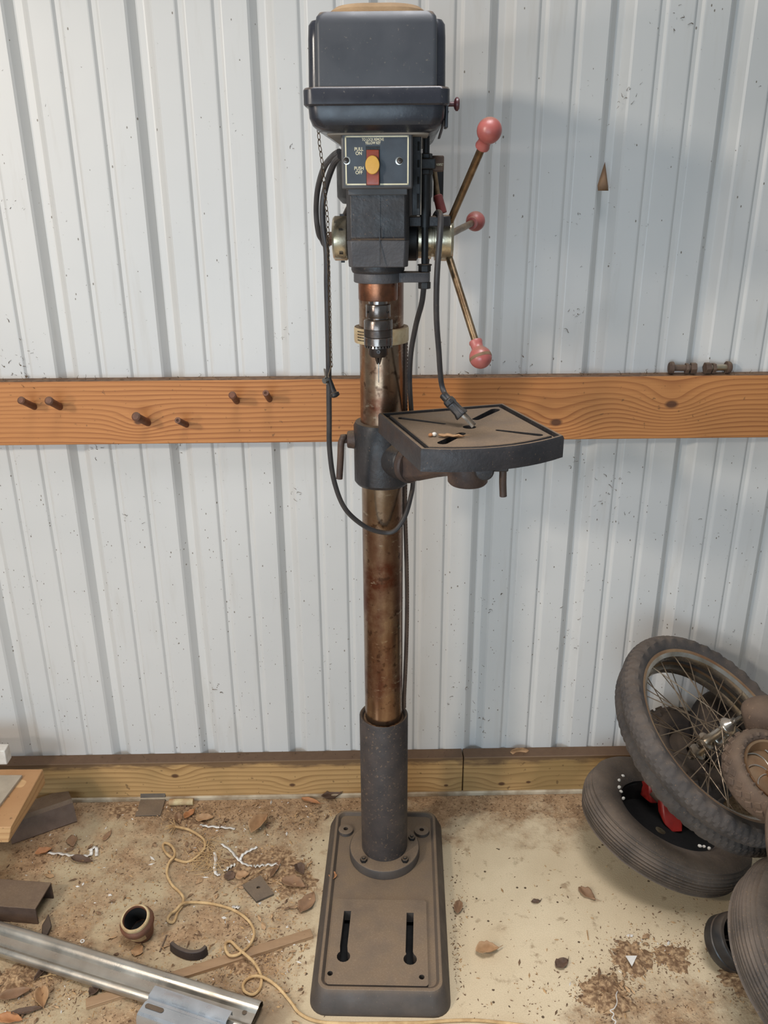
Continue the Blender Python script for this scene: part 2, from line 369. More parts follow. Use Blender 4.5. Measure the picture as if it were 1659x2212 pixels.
        if sub:
            b = o.modifiers.new('sub', 'SUBSURF'); b.levels = sub; b.render_levels = sub
        if kind: o['kind'] = kind
        if label: o['label'] = label
        if m is not None: o.matrix_world = m
        return o
def tag(o, label=None, cat=None, group=None, kind=None):
    if label: o['label'] = label
    if cat: o['category'] = cat
    if group: o['group'] = group
    if kind: o['kind'] = kind
    return o
def empty(name, loc=(0, 0, 0), rz=0.0, m=None):
    o = bpy.data.objects.new(name, None); COL.objects.link(o); o.empty_display_size = .05
    if m is not None: o.matrix_world = m
    else: o.location = loc; o.rotation_euler = (0, 0, rz)
    return o
def text(body, size, m, parent, mat='print', name='lettering', bold=0.0, sx=1.0):
    c = bpy.data.curves.new(name, 'FONT'); c.body = body; c.size = size; c.align_x = 'CENTER'; c.align_y = 'CENTER'
    c.extrude = .0001; c.offset = bold; c.space_line = .85
    c.materials.append(M[mat]); f = bpy.data.objects.new(name, c); COL.objects.link(f)
    bpy.context.view_layer.update(); me = bpy.data.meshes.new_from_object(f.evaluated_get(bpy.context.evaluated_depsgraph_get()))
    bpy.data.objects.remove(f); me.name = name; o = bpy.data.objects.new(name, me); COL.objects.link(o); o.parent = parent
    o.matrix_local = m @ Matrix.Diagonal((sx, 1, 1, 1)); return o

# ================================================================== the setting
WALL_Y = 1.795; RIB0 = -.6772; PITCH = .2286
def wall_profile(x0, x1):
    pts = [(x0, 0)]
    for k in range(-10, 18):
        b = RIB0 + k * PITCH
        for dx, dy in ((0, 0), (.004, .003), (.017, .0185), (.020, .019), (.031, .019), (.034, .0185), (.047, .003), (.051, 0),
                       (.092, 0), (.094, .0005), (.099, .0045), (.107, .0045), (.112, .0005), (.114, 0),
                       (.160, 0), (.162, .0005), (.167, .0045), (.175, .0045), (.180, .0005), (.182, 0)):
            x = b + dx
            if x0 + .001 < x < x1 - .001: pts.append((x, dy))
    pts.append((x1, 0)); return pts
wall = empty('wall_back', (0, WALL_Y, 0)); wall['kind'] = 'structure'
seam = RIB0 + 4 * PITCH - .0165
for k in range(-3, 3):
    a, b = seam + k * .9144, seam + (k + 1) * .9144
    pr = wall_profile(a, b); pr = [(p[0], p[1]) for p in pr] + [(b + .012, .0016)]
    mb = MB(); n = len(pr); zs = (0.0, 2.7)
    mb.add([(x, y, z) for z in zs for x, y in pr], [(i, i + 1, i + 1 + n, i + n) for i in range(n - 1)])
    o = mb.build('panel', 'wall', wall, smooth=0)
    so = o.modifiers.new('skin', 'SOLIDIFY'); so.thickness = .0006; so.offset = 1
fl = MB(); fl.box((0, .3, -.06), (6.0, 3.2, .12)); fl.build('floor', 'floor', smooth=0)['kind'] = 'structure'
# sill board in two lengths, and the whitewashed strip showing under it
sill = empty('baseboard_back', (0, 1.776, 0)); sill['kind'] = 'structure'
for a, b in ((-2.6, .232), (.2345, 2.6)):
    MB().box(((a + b) / 2, 0, .0585), (b - a, .038, .117)).build('plank', 'sill', sill, bevel=.002)
MB().box((0, -.0195, .0045), (5.2, .010, .013)).build('mortar_strip', 'mortar', sill, bevel=.003)
girt = MB().box((0, 1.776, 1.0325), (5.2, .038, .1397)).build('trim_1', 'girt', bevel=.002); girt['kind'] = 'structure'
# rusty bolts and pipe pegs standing out of the girt, leaning up
for i, (bx, by, tx, ty, r) in enumerate(((73, 878, 46, 865, 8), (128, 878, 106, 866, 9), (318, 912, 294, 900, 9.5), (402, 917, 384, 908, 7.5), (511, 866, 502, 854, 8), (582, 862, 574, 849, 7.5))):
    p = atY(bx, by, 1.757); q = atY(tx, ty, 1.757 - .050)
    d = (q - p).normalized(); rr = r * .00088; mb = MB()
    mb.cyl(p - d * .004, q, rr, n=14)
    if i in (3, 5): mb.lathe([(rr * .45, 0), (rr * .45, .0012), (rr * .98, .0012), (rr * 1.02, 0)], frame(q, d), 14)
    else: mb.lathe([(rr * 1.14, -.004), (rr * 1.16, .001), (rr * .8, .0035)], frame(q, d), 14)
    mb.build('peg', 'pipe', girt)

# ================================================================== the drill press
press = empty('drill_press', PO, PA)
tag(press, 'black floor standing drill press on a tall rusty column with red handle balls', 'drill press')
def D(name, mat, mb, parent=press, **k): return mb.build(name, mat, parent, **k)
def Lz(px, py, z): return L(px, py, z=z)
def ell(c, a, b, n=14): return [(c[0] + a * math.cos(2 * PI * i / n), c[1] + b * math.sin(2 * PI * i / n)) for i in range(n)]
def slot(p, q, r, r2=None, n=6):
    """rounded slot outline from p to q"""
    p, q = Vector(p[:2]), Vector(q[:2]); d = (q - p).normalized(); a0 = math.atan2(d.y, d.x); r2 = r2 or r
    o = [(q.x + r2 * math.cos(a0 - PI / 2 + PI * i / n), q.y + r2 * math.sin(a0 - PI / 2 + PI * i / n)) for i in range(n + 1)]
    return o + [(p.x + r * math.cos(a0 + PI / 2 + PI * i / n), p.y + r * math.sin(a0 + PI / 2 + PI * i / n)) for i in range(n + 1)]
# --- base
BX, BY0, BY1 = .1375, -.382, .150; cy = (BY0 + BY1) / 2; hy = (BY1 - BY0) / 2
def bl(i, z, r): return [(x, y + (i * .25 if y < cy else 0), z) for x, y in rrect(BX - i, hy - i, r, 0, cy, 6)]
SLX, SLY0, SLY1 = .0995, -.350, -.142
outer = rrect(BX - .028, hy - .028, .014, 0, cy, 6)
hole = rrect(SLX, (SLY1 - SLY0) / 2, .006, -.006, (SLY0 + SLY1) / 2, 3)
ears = [Lz(747, 1790, .046), Lz(911, 1792, .046)]
mb = MB().loft([bl(0, 0, .034), bl(.001, .012, .034), bl(.013, .040, .026), bl(.017, .045, .022), bl(.022, .045, .018), bl(.028, .038, .014)], None, False, False)
mb.plate(outer, [hole] + [ell(e, .0055, .0055) for e in ears], .030, .038, None, False)
base = D('base', 'base', mb, bevel=.0008)
D('slot_shade_plate', 'recess_black', MB().box((0, cy, .0035), (2 * BX - .05, 2 * hy - .05, .005)), base, smooth=0)  # black plate added under the slots to stand for their shade
sl = [(Lz(751, 1968, .044), Lz(742, 2048, .044), Lz(742, 2066, .044)), (Lz(886, 1972, .044), Lz(884, 2060, .044), Lz(886, 2072, .044))]
def keyslot(s):
    top, bot, rd = s; w = .0075; r = .0135
    p = [(top.x - w, top.y), (bot.x - w, bot.y + .004)]
    a = [R(125 + i * 290 / 12) for i in range(13)]
    p += [(rd.x + r * math.cos(q), rd.y + r * math.sin(q)) for q in a]
    return list(reversed(p + [(bot.x + w, bot.y + .004), (top.x + w, top.y)]))
small = [Lz(713, 2103, .044), Lz(911, 2111, .044)]
mb = MB().plate(rrect(SLX, (SLY1 - SLY0) / 2, .006, -.006, (SLY0 + SLY1) / 2, 3), [keyslot(s) for s in sl] + [ell(e, .0055, .0055) for e in small], .018, .0445)
D('slotted_plate', 'base', mb, base, smooth=20)
for e in ears:
    D('mounting_boss', 'base', MB().lathe([(.0055, .034), (.0055, .046), (.012, .047), (.0175, .045), (.019, .037)], Matrix.Translation((e.x, e.y, 0)), 24), base)
# --- flange, sleeve, column, rack, ring
fl_ = D('flange', 'base', MB().lathe([(.049, .038), (.081, .038), (.081, .058), (.079, .061), (.056, .063), (.049, .063)], None, 48, closed=True), bevel=.001)
for px, py in ((780, 1862), (878, 1860), (882, 1812)):
    e = Lz(px, py, .064); v = Vector((e.x, e.y)).normalized() * .067
    D('bolt', 'black', MB().hexa((v.x, v.y, .060), (v.x, v.y, .069), .0085).cyl((v.x, v.y, .069), (v.x, v.y, .073), .004, n=10), fl_, bevel=.0008)
slv = D('column_sleeve', 'sleeve', MB().lathe([(.0525, .050), (.0525, .420), (.0505, .423), (.0470, .421), (.0415, .412), (.0405, .40)], None, 48))
D('dust_ring', 'crumbdark', MB().lathe([(.0398, .405), (.0398, .4165), (.044, .415), (.0478, .419), (.0480, .405)], None, 48, mod=lambda r, h, a, j: (r, h + .002 * noise.noise((math.cos(a) * 9, math.sin(a) * 9, j)))), slv)
colm = D('column', 'column', MB().lathe([(.040, .06), (.040, 1.44)], None, 56))
mb = MB(); ra = R(14); rx, ry = math.cos(ra), math.sin(ra)
def bow(z): return .0425 + .0052 * max(0, math.sin(PI * (z - .46) / .42)) if z < .88 else .0425
for i in range(40):
    z0, z1 = .43 + i * .02, .45 + i * .02
    mb.loft([[(bow(z) * rx + dx * rx - dy * ry, bow(z) * ry + dx * ry + dy * rx, z) for dx, dy in ((0, -.006), (.0042, -.006), (.0042, .006), (0, .006))] for z in (z0, z1)], None, i == 0, i == 39)
for i in range(124):
    z = .435 + i * .0064; b = bow(z) + .0052; mb.box((b * rx, b * ry, z), (.0040, .0125, .0032))
D('rack', 'rustbrown', mb, colm, smooth=0)
D('rack_collar', 'ring', MB().lathe([(.0405, 1.224), (.0485, 1.222), (.0495, 1.225), (.0495, 1.246), (.0485, 1.249), (.0405, 1.249)], None, 48, closed=True), colm)
mb = MB()
for i in range(4):
    for j in range(9):
        a = R(214 + j * 2.6); mb.box((0, 0, 0), (.0012, .0004, .0022), Matrix.Translation((.0497 * math.cos(a), .0497 * math.sin(a), 1.229 + i * .005)) @ Matrix.Rotation(a + PI / 2, 4, 'Z'))
D('scale_marks', 'black', mb, colm, smooth=0)
# --- table bracket, arm and table
ZT = 1.110
tc = [Lz(817, 892, ZT), Lz(1087, 871, ZT), Lz(1219, 941, ZT), Lz(909, 970, ZT)]
cen = Lz(1014, 921, ZT)
arm_d = Vector((cen.x, cen.y, 0)).normalized(); arm_s = Vector((arm_d.y, -arm_d.x, 0))
mb = MB().lathe([(.0405, .952), (.049, .952), (.0535, .958), (.0535, 1.066), (.050, 1.073), (.0405, 1.074)], None, 40, closed=True)
brk = D('table_bracket', 'iron', mb)
mb = MB(); ax = frame(Vector((0, 0, 1.010)) + arm_d * .040, arm_d)
mb.lathe([(.036, 0), (.036, .030), (.034, .034), (.028, .036)], ax, 28)
D('pivot_boss', 'iron', mb, brk)
mb = MB().lathe([(.036, 0.037), (.037, .040), (.037, .047), (.034, .050), (.02, .051)], ax, 28)
D('tilt_scale_ring', 'iron_rust', mb, brk)
hubc = Vector((cen.x, cen.y, 1.03)); p0 = Vector((0, 0, 1.008)) + arm_d * .085
mb = MB(); loops = []
for t, w, h, dz in ((0, .026, .030, 0), (.25, .024, .026, .004), (.6, .026, .022, .016), (.85, .032, .020, .024), (1, .034, .020, .026)):
    c = p0.lerp(Vector((cen.x, cen.y, 1.020)), t) + Vector((0, 0, dz)); loops.append([c + arm_s * a * w + Vector((0, 0, b * h)) for a, b in ((-1, -.6), (-.6, -1), (.6, -1), (1, -.6), (1, .6), (.6, 1), (-.6, 1), (-1, .6))])
mb.loft(loops)
mb.lathe([(.018, 1.008), (.030, 1.009), (.034, 1.014), (.035, 1.03), (.035, 1.074)], Matrix.Translation((cen.x, cen.y, 0)), 36)
arm = D('table_arm', 'iron_rust', mb, bevel=.002)
# clamp ear and handle under the table
h0 = L(1045, 1015, y=cen.y - .035); h1 = L(1085, 1010, y=cen.y - .02); h2 = L(1087, 1072, y=cen.y - .02)
D('clamp_ear', 'iron', MB().lathe([(.006, 0), (.0155, .001), (.0165, .006), (.0165, .016), (.013, .022)], frame(h0 - Vector((0, .012, 0)), (0.05, 1, 0)), 24).box((h0.x + .016, h0.y + .010, h0.z + .006), (.05, .018, .020)), arm, bevel=.002)
D('clamp_handle', 'iron_rust', MB().tube(smooth_path([h0 + Vector((.01, .012, .004)), (h0 + h1) / 2 + Vector((0, .006, .006)), h1, h1 + Vector((.0015, 0, -.008)), h2.lerp(h1, .5), h2], 5), .0062, 12), arm)
# table top with rim, trough and slots
bul = [Vector(p.xy) for p in tc]; fr = []
nrm = Vector((-(bul[2] - bul[3]).y, (bul[2] - bul[3]).x)).normalized() * -1
for i in range(11):
    t = i / 10; fr.append(tuple(bul[3].lerp(bul[2], t) + nrm * .030 * 4 * t * (1 - t)))
poly = fr + [tuple(bul[1]), tuple(bul[0])]
def lp(d, z): return [(x, y, z) for x, y in inset(poly, d)]
slots = []
for (a, b, ra_, rb_) in (((868, 902), (958, 914), .007, .0045), ((1028, 904), (1070, 884), .0065, .0085), ((1076, 928), (1164, 938), .0045, .007), ((956, 955), (998, 935), .0085, .0065)):
    slots.append(slot(Lz(*a, ZT), Lz(*b, ZT), ra_, rb_))
mb = MB().loft([lp(.0, 1.074), lp(0, 1.106), lp(.002, 1.110), lp(.006, 1.110), lp(.007, 1.103), lp(.015, 1.103), lp(.017, 1.1085)], None, False, False)
mb.plate(inset(poly, .017), slots + [ell(cen, .011, .011, 18)], 1.080, 1.1085, None, False)
mb.plate(inset(poly, .0005), slots + [ell(cen, .011, .011, 18)], 1.0742, 1.0745, None, False)
table = D('work_table', 'iron', mb, smooth=28)
D('table_dust', 'base', MB().plate(inset(poly, .0185), slots + [ell(cen, .0112, .0112, 18)], 1.1085, 1.1089, None, False), table, smooth=0)
# lock lever on the left of the bracket
q0 = L(760, 945, y=.0); q1 = L(738, 944, y=-.01); q2 = L(733, 1034, y=-.01)
D('bracket_lug', 'iron_rust', MB().cyl((-.040, .0, q0.z - .004), (-.066, 0, q0.z - .004), .019, .016, 18).cyl((-.066, 0, q0.z - .002), (-.078, -.004, q0.z - .002), .009, n=12), brk, bevel=.002)
lv = D('bracket_lock_lever', 'iron_rust', MB().tube(smooth_path([(-.072, 0, q0.z - .004), q1 + Vector((.004, 0, 0)), q1 + Vector((-.001, 0, -.010)), q1.lerp(q2, .5), q2], 5), .0058, 12, lambda t: 1 if t < .5 else 1.12), brk)
# --- head
mb = MB()
fx = .0455; yb = -.115
loops = []
for z, y in ((1.371, -.247), (1.409, -.256), (1.4125, -.2515), (1.478, -.2515)):
    a = fx if z > 1.38 else fx - .0015; loops.append([(-a + .003, yb, z), (-a + .003, y + .012, z), (-a + .009, y, z), (a - .003, y, z), (a + .003, y + .012, z), (a + .003, yb, z)])
D('head_casting', 'iron_lit', MB().loft(loops[:2], None, True, True).add([], []), bevel=.0015)
head = D('head_body', 'black_head' if 'black_head' in M else 'iron', MB().loft([[Vector(p) for p in l] for l in loops[1:]]).box((.003, -.04, 1.455), (.088, .20, .15)).lathe([(.056, 1.385), (.058, 1.39), (.058, 1.52)], None, 32), bevel=.0015)
D('parting_line', 'iron', MB().box((.006, -.2568, 1.40), (.0012, .001, .05)).box((.006, -.252, 1.445), (.0012, .0012, .064)), head, smooth=0)
D('spindle_nose', 'iron', MB().lathe([(.039, 1.360), (.0395, 1.3605), (.041, 1.364), (.041, 1.371), (.038, 1.3735)], Matrix.Translation((.001, -.195, 0)), 36), head)
# motor behind the head, hung under the belt tray
mot = D('motor', 'black', MB().lathe([(.03, 1.452), (.078, 1.455), (.088, 1.466), (.088, 1.535)], Matrix.Translation((.004, .125, 0)), 36), bevel=.002)
D('motor_mount', 'black', MB().box((.004, .05, 1.50), (.10, .05, .05)).box((.10, .05, 1.487), (.016, .05, .06)), mot, bevel=.003)
# --- belt cover
CX = .0045
def crl(hx_, y0, y1, r, z, n=5, cx=CX): return [(x, y, z) for x, y in rrect(hx_, (y1 - y0) / 2, r, cx, (y0 + y1) / 2, n)]
mb = MB().loft([crl(.0905, -.301, .125, .012, 1.600), crl(.0895, -.300, .123, .012, 1.660), crl(.0885, -.299, .122, .012, 1.676), crl(.085, -.296, .118, .012, 1.6815), crl(.079, -.290, .112, .012, 1.683)])
cover = D('belt_cover', 'plastic', mb)
mb = MB().loft([crl(.0785, -.3145, .10, .006, 1.601), crl(.0778, -.3125, .10, .006, 1.674), crl(.0765, -.311, .10, .008, 1.683), crl(.073, -.307, .096, .010, 1.6885), crl(.066, -.299, .088, .012, 1.690)])
D('cover_face', 'facing', mb, cover)
mb = MB().loft([crl(.067, -.285, .085, .045, 1.6885, 8), crl(.065, -.283, .083, .045, 1.698, 8), crl(.058, -.276, .076, .042, 1.7035, 8), crl(.047, -.262, .066, .036, 1.7055, 8)])
D('dusty_cover_top', 'dustlid', mb, cover, label='top of the cover caked with tan dust')
mb = MB().loft([crl(.0935, -.3235, .139, .014, 1.5795), crl(.0955, -.3255, .141, .014, 1.5815), crl(.0955, -.3255, .141, .014, 1.5985), crl(.0938, -.3238, .139, .014, 1.601), crl(.0890, -.318, .134, .012, 1.602)])
D('cover_rim', 'plastic', mb, cover)
mb = MB().loft([crl(.0905, -.319, .135, .016, 1.580), crl(.0895, -.3185, .135, .016, 1.566), crl(.0860, -.315, .134, .018, 1.557), crl(.0795, -.306, .132, .020, 1.5515), crl(.0700, -.292, .130, .020, 1.5490)], None, True, False)
tub = D('belt_tray', 'plastic', mb)
D('tray_underside', 'tray', MB().loft([crl(.0702, -.292, .1302, .020, 1.5492), crl(.0690, -.290, .129, .020, 1.5470)], None, False, True), tub)
kz = L(985, 225, y=-.29)
D('latch_knob', 'darkred', MB().lathe([(.003, 0), (.003, .009), (.006, .010), (.0085, .012), (.0085, .0145), (.006, .0165)], frame((CX + .093, -.29, kz.z), (1, 0, 0)), 18), tub)
D('latch_plate', 'plastic', MB().box((CX + .0925, -.285, 1.569), (.004, .030, .030)).loft([[p + Vector(o) for o in ((-.002, -.006, 0), (.002, -.006, 0), (.002, .006, 0), (-.002, .006, 0))] for p in (L(967, 240, y=-.27), L(957, 270, y=-.22), L(948, 300, y=-.17))]), tub, bevel=.001)
# --- switch box
SBX, SBZ0, SBZ1 = .0035, 1.4785, 1.5515
sw = D('switch_box', 'housing', MB().box((SBX, -.263, (SBZ0 + SBZ1) / 2), (.0980, .036, SBZ1 - SBZ0)), bevel=.0025, seg=3)
D('switch_neck', 'housing', MB().box((SBX, -.25, SBZ0 - .002), (.084, .02, .012)), sw, bevel=.001)
FY = -.2812
def fp(px, py): return L(px, py, y=FY)
c0, c1 = fp(738, 292), fp(879, 401)
pcx, pcz = SBX, (c0.z + c1.z) / 2; pw, ph = c1.x - c0.x, c0.z - c1.z
swp = D('switch_plate', 'plate', MB().box((pcx, FY + .0003, pcz), (pw, .0012, ph)), sw, smooth=0)
mb = MB(); w = .0019
for dx, dz, lx, lz in ((0, ph / 2 - w, pw - w, w), (0, -ph / 2 + w, pw - w, w), (pw / 2 - w, 0, w, ph - w), (-pw / 2 + w, 0, w, ph - w)):
    mb.box((pcx + dx, FY - .0004, pcz + dz), (lx, .0004, lz))
D('printed_border', 'print', mb, sw, smooth=0)
FM = Matrix.Rotation(PI / 2, 4, 'X')
def tx(body, px, py, size, sx, bold): 
    p = fp(px, py); text(body, size, Matrix.Translation((p.x, FY - .0005, p.z)) @ FM, sw, sx=sx, bold=bold)
tx('TO LOCK REMOVE', 805.5, 301.5, .0049, .72, .00010); tx('YELLOW KEY', 805.5, 309, .0049, .72, .00010)
tx('PULL', 775, 322.5, .0062, .90, .00012); tx('ON', 775, 331.5, .0062, .90, .00012)
tx('PUSH', 775.5, 364, .0062, .90, .00012); tx('OFF', 775.5, 373, .0062, .90, .00012)
for px, py in ((746, 347), (865.5, 347.5)):
    p = fp(px, py)
    D('washer', 'steel', MB().lathe([(.003, 0), (.0048, .0), (.0051, .0004), (.003, .0007)], frame((p.x + (-.0022 if px > 800 else .0022), FY - .0002, p.z), (0, -1, 0)), 20), sw)
    s_ = D('screw', 'chuckdark', MB().lathe([(.0040, 0), (.0040, .0006), (.0030, .0018), (.0004, .0024)], frame((p.x + (-.0012 if px > 800 else .0012), FY - .0006, p.z), (0, -1, 0)), 18), sw)
    p.x += -.0012 if px > 800 else .0012
    D('screw', 'black', MB().box((p.x, FY - .0031, p.z), (.0034, .0006, .0008)).box((p.x, FY - .0031, p.z), (.0008, .0006, .0034)), sw, smooth=0)
pa, pb = fp(791, 320), fp(820, 400)
D('switch_slot', 'black', MB().box(((pa.x + pb.x) / 2, FY - .0004, (pa.z + pb.z) / 2 + .001), (pb.x - pa.x + .0012, .0006, pa.z - pb.z + .0026)), sw, smooth=0)
ppx = (pa.x + pb.x) / 2; hw = (pb.x - pa.x) / 2 - .0004
D('switch_paddle', 'paddle', MB().loft([[(ppx - hw, FY, z), (ppx + hw, FY, z), (ppx + hw, y, z), (ppx - hw, y, z)] for z, y in ((pb.z, FY - .0062), (pb.z + .004, FY - .0070), ((pa.z + pb.z) / 2, FY - .0042), (pa.z - .0022, FY - .0030))]), sw, bevel=.0006)
pk = fp(805, 357)
D('yellow_key', 'yellow', MB().lathe([(.0098, 0), (.0102, .001), (.0102, .004), (.0095, .0048), (.004, .0051)], frame((pk.x, FY - .0045, pk.z), (0, -1, .06)) @ Matrix.Diagonal((.96, 1.17, 1, 1)), 32), sw)
# --- quill, collar, chuck
QX, QY = .0008, -.195; QM = Matrix.Translation((QX, QY, 0))
D('quill', 'quill', MB().lathe([(.020, 1.3185), (.0300, 1.3190), (.0305, 1.321), (.0305, 1.348)], QM, 40))
mb = MB().lathe([(.0305, 1.3455), (.0365, 1.3455), (.0372, 1.347), (.0372, 1.359), (.0365, 1.3605), (.0305, 1.3605)], QM, 40, closed=True)
mb.loft([[(x, y, z) for x, y in ((.022, -.213), (.070, -.211), (.0785, -.205), (.081, -.196), (.0785, -.187), (.070, -.181), (.022, -.178))] for z in (1.3458, 1.3602)])
stop = D('quill_stop_collar', 'iron_lit', mb, bevel=.0008)
SX, SY = .0725, -.196
D('nut', 'black', MB().hexa((SX, SY, 1.3605), (SX, SY, 1.3705), .0098).hexa((SX, SY, 1.3352), (SX, SY, 1.3455), .0098).lathe([(.0112, 1.3695), (.0112, 1.3715), (.005, 1.372)], Matrix.Translation((SX, SY, 0)), 16), stop, bevel=.0008)
chk = D('chuck', 'chrome', MB().lathe([(.0145, 1.322), (.0145, 1.3125), (.0188, 1.3115), (.0193, 1.310), (.0193, 1.2935), (.0186, 1.292), (.0150, 1.2915), (.0150, 1.2895), (.0215, 1.2885), (.0226, 1.2865), (.0226, 1.2745), (.0215, 1.274)], QM, 40))
for s in (-1, 1): D('hole', 'black', MB().cyl((QX + s * .0155, QY - .0118, 1.3015), (QX + s * .0163, QY - .0124, 1.3015), .0018, n=10), chk)
kn = lambda r, h, a, j: (r + (.0003 if (int(round(a / (2 * PI) * 120)) + j) % 2 else 0), h)
D('knurled_sleeve', 'chuckdark', MB().lathe([(.021, 1.2742)] + [(.0222, 1.2735 - i * .0012) for i in range(10)] + [(.021, 1.2622)], QM, 120, mod=kn), chk)
mb = MB().lathe([(.0218, 1.2620), (.0228, 1.2610), (.0228, 1.2500), (.0205, 1.2488), (.016, 1.2485)], QM, 40)
for i in range(26):
    a = 2 * PI * i / 26; mb.box((0, 0, 0), (.0030, .0036, .0042), Matrix.Translation((QX + .0206 * math.cos(a), QY + .0206 * math.sin(a), 1.2480)) @ Matrix.Rotation(a, 4, 'Z'), (.7, .6))
D('gear_ring', 'chrome', mb, chk)
D('chuck_nose', 'chuckdark', MB().lathe([(.0158, 1.2490), (.0158, 1.2345), (.0130, 1.2305), (.0065, 1.2298)], QM, 32).cyl((QX + .0005, QY - .0155, 1.2405), (QX + .0005, QY - .0166, 1.2405), .0036, .0030, 14), chk)
D('hole', 'black', MB().cyl((QX + .0005, QY - .0160, 1.2405), (QX + .0005, QY - .01685, 1.2405), .0020, n=12), chk)
mb = MB()
for i in range(3):
    a = R(-90 + 60 + i * 120); mb.cyl((QX + .0035 * math.cos(a), QY + .0035 * math.sin(a), 1.231), (QX + .0018 * math.cos(a), QY + .0018 * math.sin(a), 1.2185), .0034, .0014, 10)
D('jaw', 'chuckdark', mb, chk)
D('drill_bit', 'steel', MB().lathe([(.0009, 1.2200), (.0009, 1.1905), (.0001, 1.1870)], QM, 10, mod=lambda r, h, a, j: (r, h)), chk)
# --- return spring cap, left
CZ = 1.4070; CYX = -.150
mb = MB().lathe([(.026, -.003), (.0325, 0), (.0335, .002), (.0335, .019), (.0315, .0215), (.028, .0225), (.008, .0225)], frame((-.0480, CYX, CZ), (-1, 0, 0)), 40)
cap = D('spring_cap', 'zinc', mb)
for a in (35, 95, 155, 215, 275, 335):
    D('notch', 'black', MB().box((0, 0, 0), (.006, .0022, .0075), Matrix.Translation((-.0560, CYX + .0328 * math.cos(R(a)), CZ + .0328 * math.sin(R(a)))) @ Matrix.Rotation(R(a) - PI / 2, 4, 'X')), cap, smooth=0)
D('spring_nut', 'rustbrown', MB().hexa((-.0700, CYX, CZ), (-.0770, CYX, CZ), .0115).cyl((-.077, CYX, CZ), (-.0835, CYX, CZ), .0055, n=12).hexa((-.0800, CYX, CZ), (-.0865, CYX, CZ), .010), cap, bevel=.0006)
# --- feed hub and handles, right
HX = frame((.046, CYX, CZ), (1, 0, 0))
D('hub_boss', 'black', MB().lathe([(.034, 0), (.034, .014), (.030, .017)], HX, 32))
hub = D('feed_hub', 'zinc', MB().lathe([(.018, .012), (.0300, .016), (.0300, .024), (.027, .0245), (.027, .029), (.0315, .030), (.0315, .037), (.028, .0375), (.028, .041), (.0335, .042), (.0335, .052), (.0345, .053), (.0345, .067), (.031, .071), (.012, .072)], HX, 40))
hubp = Vector((.105, CYX, CZ))
def knob(tip, d, r, nm='red'):
    d = d.normalized(); fm = frame(tip - d * r * 1.62, d)
    pr = [(.0070, 0), (.0098, .0004), (.0104, .003), (.0094, .0065), (.0090, .0115)] + [(r * math.sin(a), r * 1.62 - r * math.cos(a)) for a in [R(36 + i * 12) for i in range(12)]] + [(r * .02, r * 2.62)]
    return MB().lathe(pr, fm, 32)
for (px, py, y, r) in ((1057, 282, -.268, .0172), (1027, 478, .048, .0172), (1038, 772, -.252, .0172)):
    k = L(px, py, y=y); dirv = (k - hubp); rad = Vector((0, dirv.y, dirv.z)).normalized(); st = hubp + rad * .026 + Vector((.004, 0, 0)); d = k - st
    hd = D('feed_handle', 'rod', MB().cyl(st - d.normalized() * .006, k - d.normalized() * .018, .0056, n=18))
    D('handle_ball', 'red', knob(k, d, r), hd, label='red plastic ball')
    if y == -.252: D('worn_band', 'crumbdark', MB().lathe([(r * 1.004 * math.sin(a), r * 1.004 * -math.cos(a)) for a in (R(84), R(92), R(100))], frame(k, d), 32, caps=False), hd)
# --- depth stop and scale on the right
D('depth_stop_rod', 'black', MB().cyl((SX, SY, 1.335), (SX, SY, 1.553), .0052, n=14).lathe([(.0085, 1.425), (.0085, 1.505)], Matrix.Translation((SX, SY, 0)), 16))
sc_ = D('depth_scale', 'black', MB().box((.0585, -.232, 1.495), (.012, .004, .105)), bevel=.0008)
for z, h in ((1.535, .012), (1.512, .010), (1.490, .010), (1.462, .020)): D('slot', 'recess_black', MB().box((.0610, -.2342, z), (.0032, .0006, h)), sc_, smooth=0)
D('edge_highlight', 'tray', MB().box((.0652, -.2342, 1.495), (.0010, .0006, .103)), sc_, smooth=0)  # pale strip painting the highlight along the plate's edge
b1 = L(885, 345, y=-.21); b2 = L(945, 345, y=-.21)
ub = D('upper_stop_bracket', 'black', MB().box((.066, -.20, 1.5125), (.040, .030, .014)).hexa((SX, SY, 1.5195), (SX, SY, 1.5270), .0098).hexa((SX, SY, 1.498), (SX, SY, 1.5055), .0108), bevel=.0012)
D('pointer_block', 'rustbrown', MB().box((.0895, -.175, 1.5135), (.020, .020, .022)), ub, bevel=.002)
text('NORFELT', .0044, Matrix.Translation((.0932, -.1853, 1.512)) @ FM, ub, sx=.55)
D('lower_stop_bracket', 'iron', MB().box((.072, -.188, 1.4330), (.048, .026, .0145)).lathe([(.010, 1.4245), (.0145, 1.4255), (.0145, 1.4405), (.010, 1.4415)], Matrix.Translation((.097, -.182, 0)), 20), bevel=.0015)
# belt tension lever with a red grip
t0 = L(936, 352, y=-.02); t1 = L(946, 425, y=-.03); t2 = L(955, 462, y=-.035)
tl = D('tension_lever', 'rod', MB().cyl((.06, -.01, t0.z + .002), t0, .006, n=12).cyl(t0, t1, .0042, n=12))
D('lever_grip', 'redgrip', MB().lathe([(.0062, 0), (.0078, .002), (.0086, .03), (.006, (t2 - t1).length)], frame(t1 - (t2 - t1) * .1, t2 - t1), 18), tl)
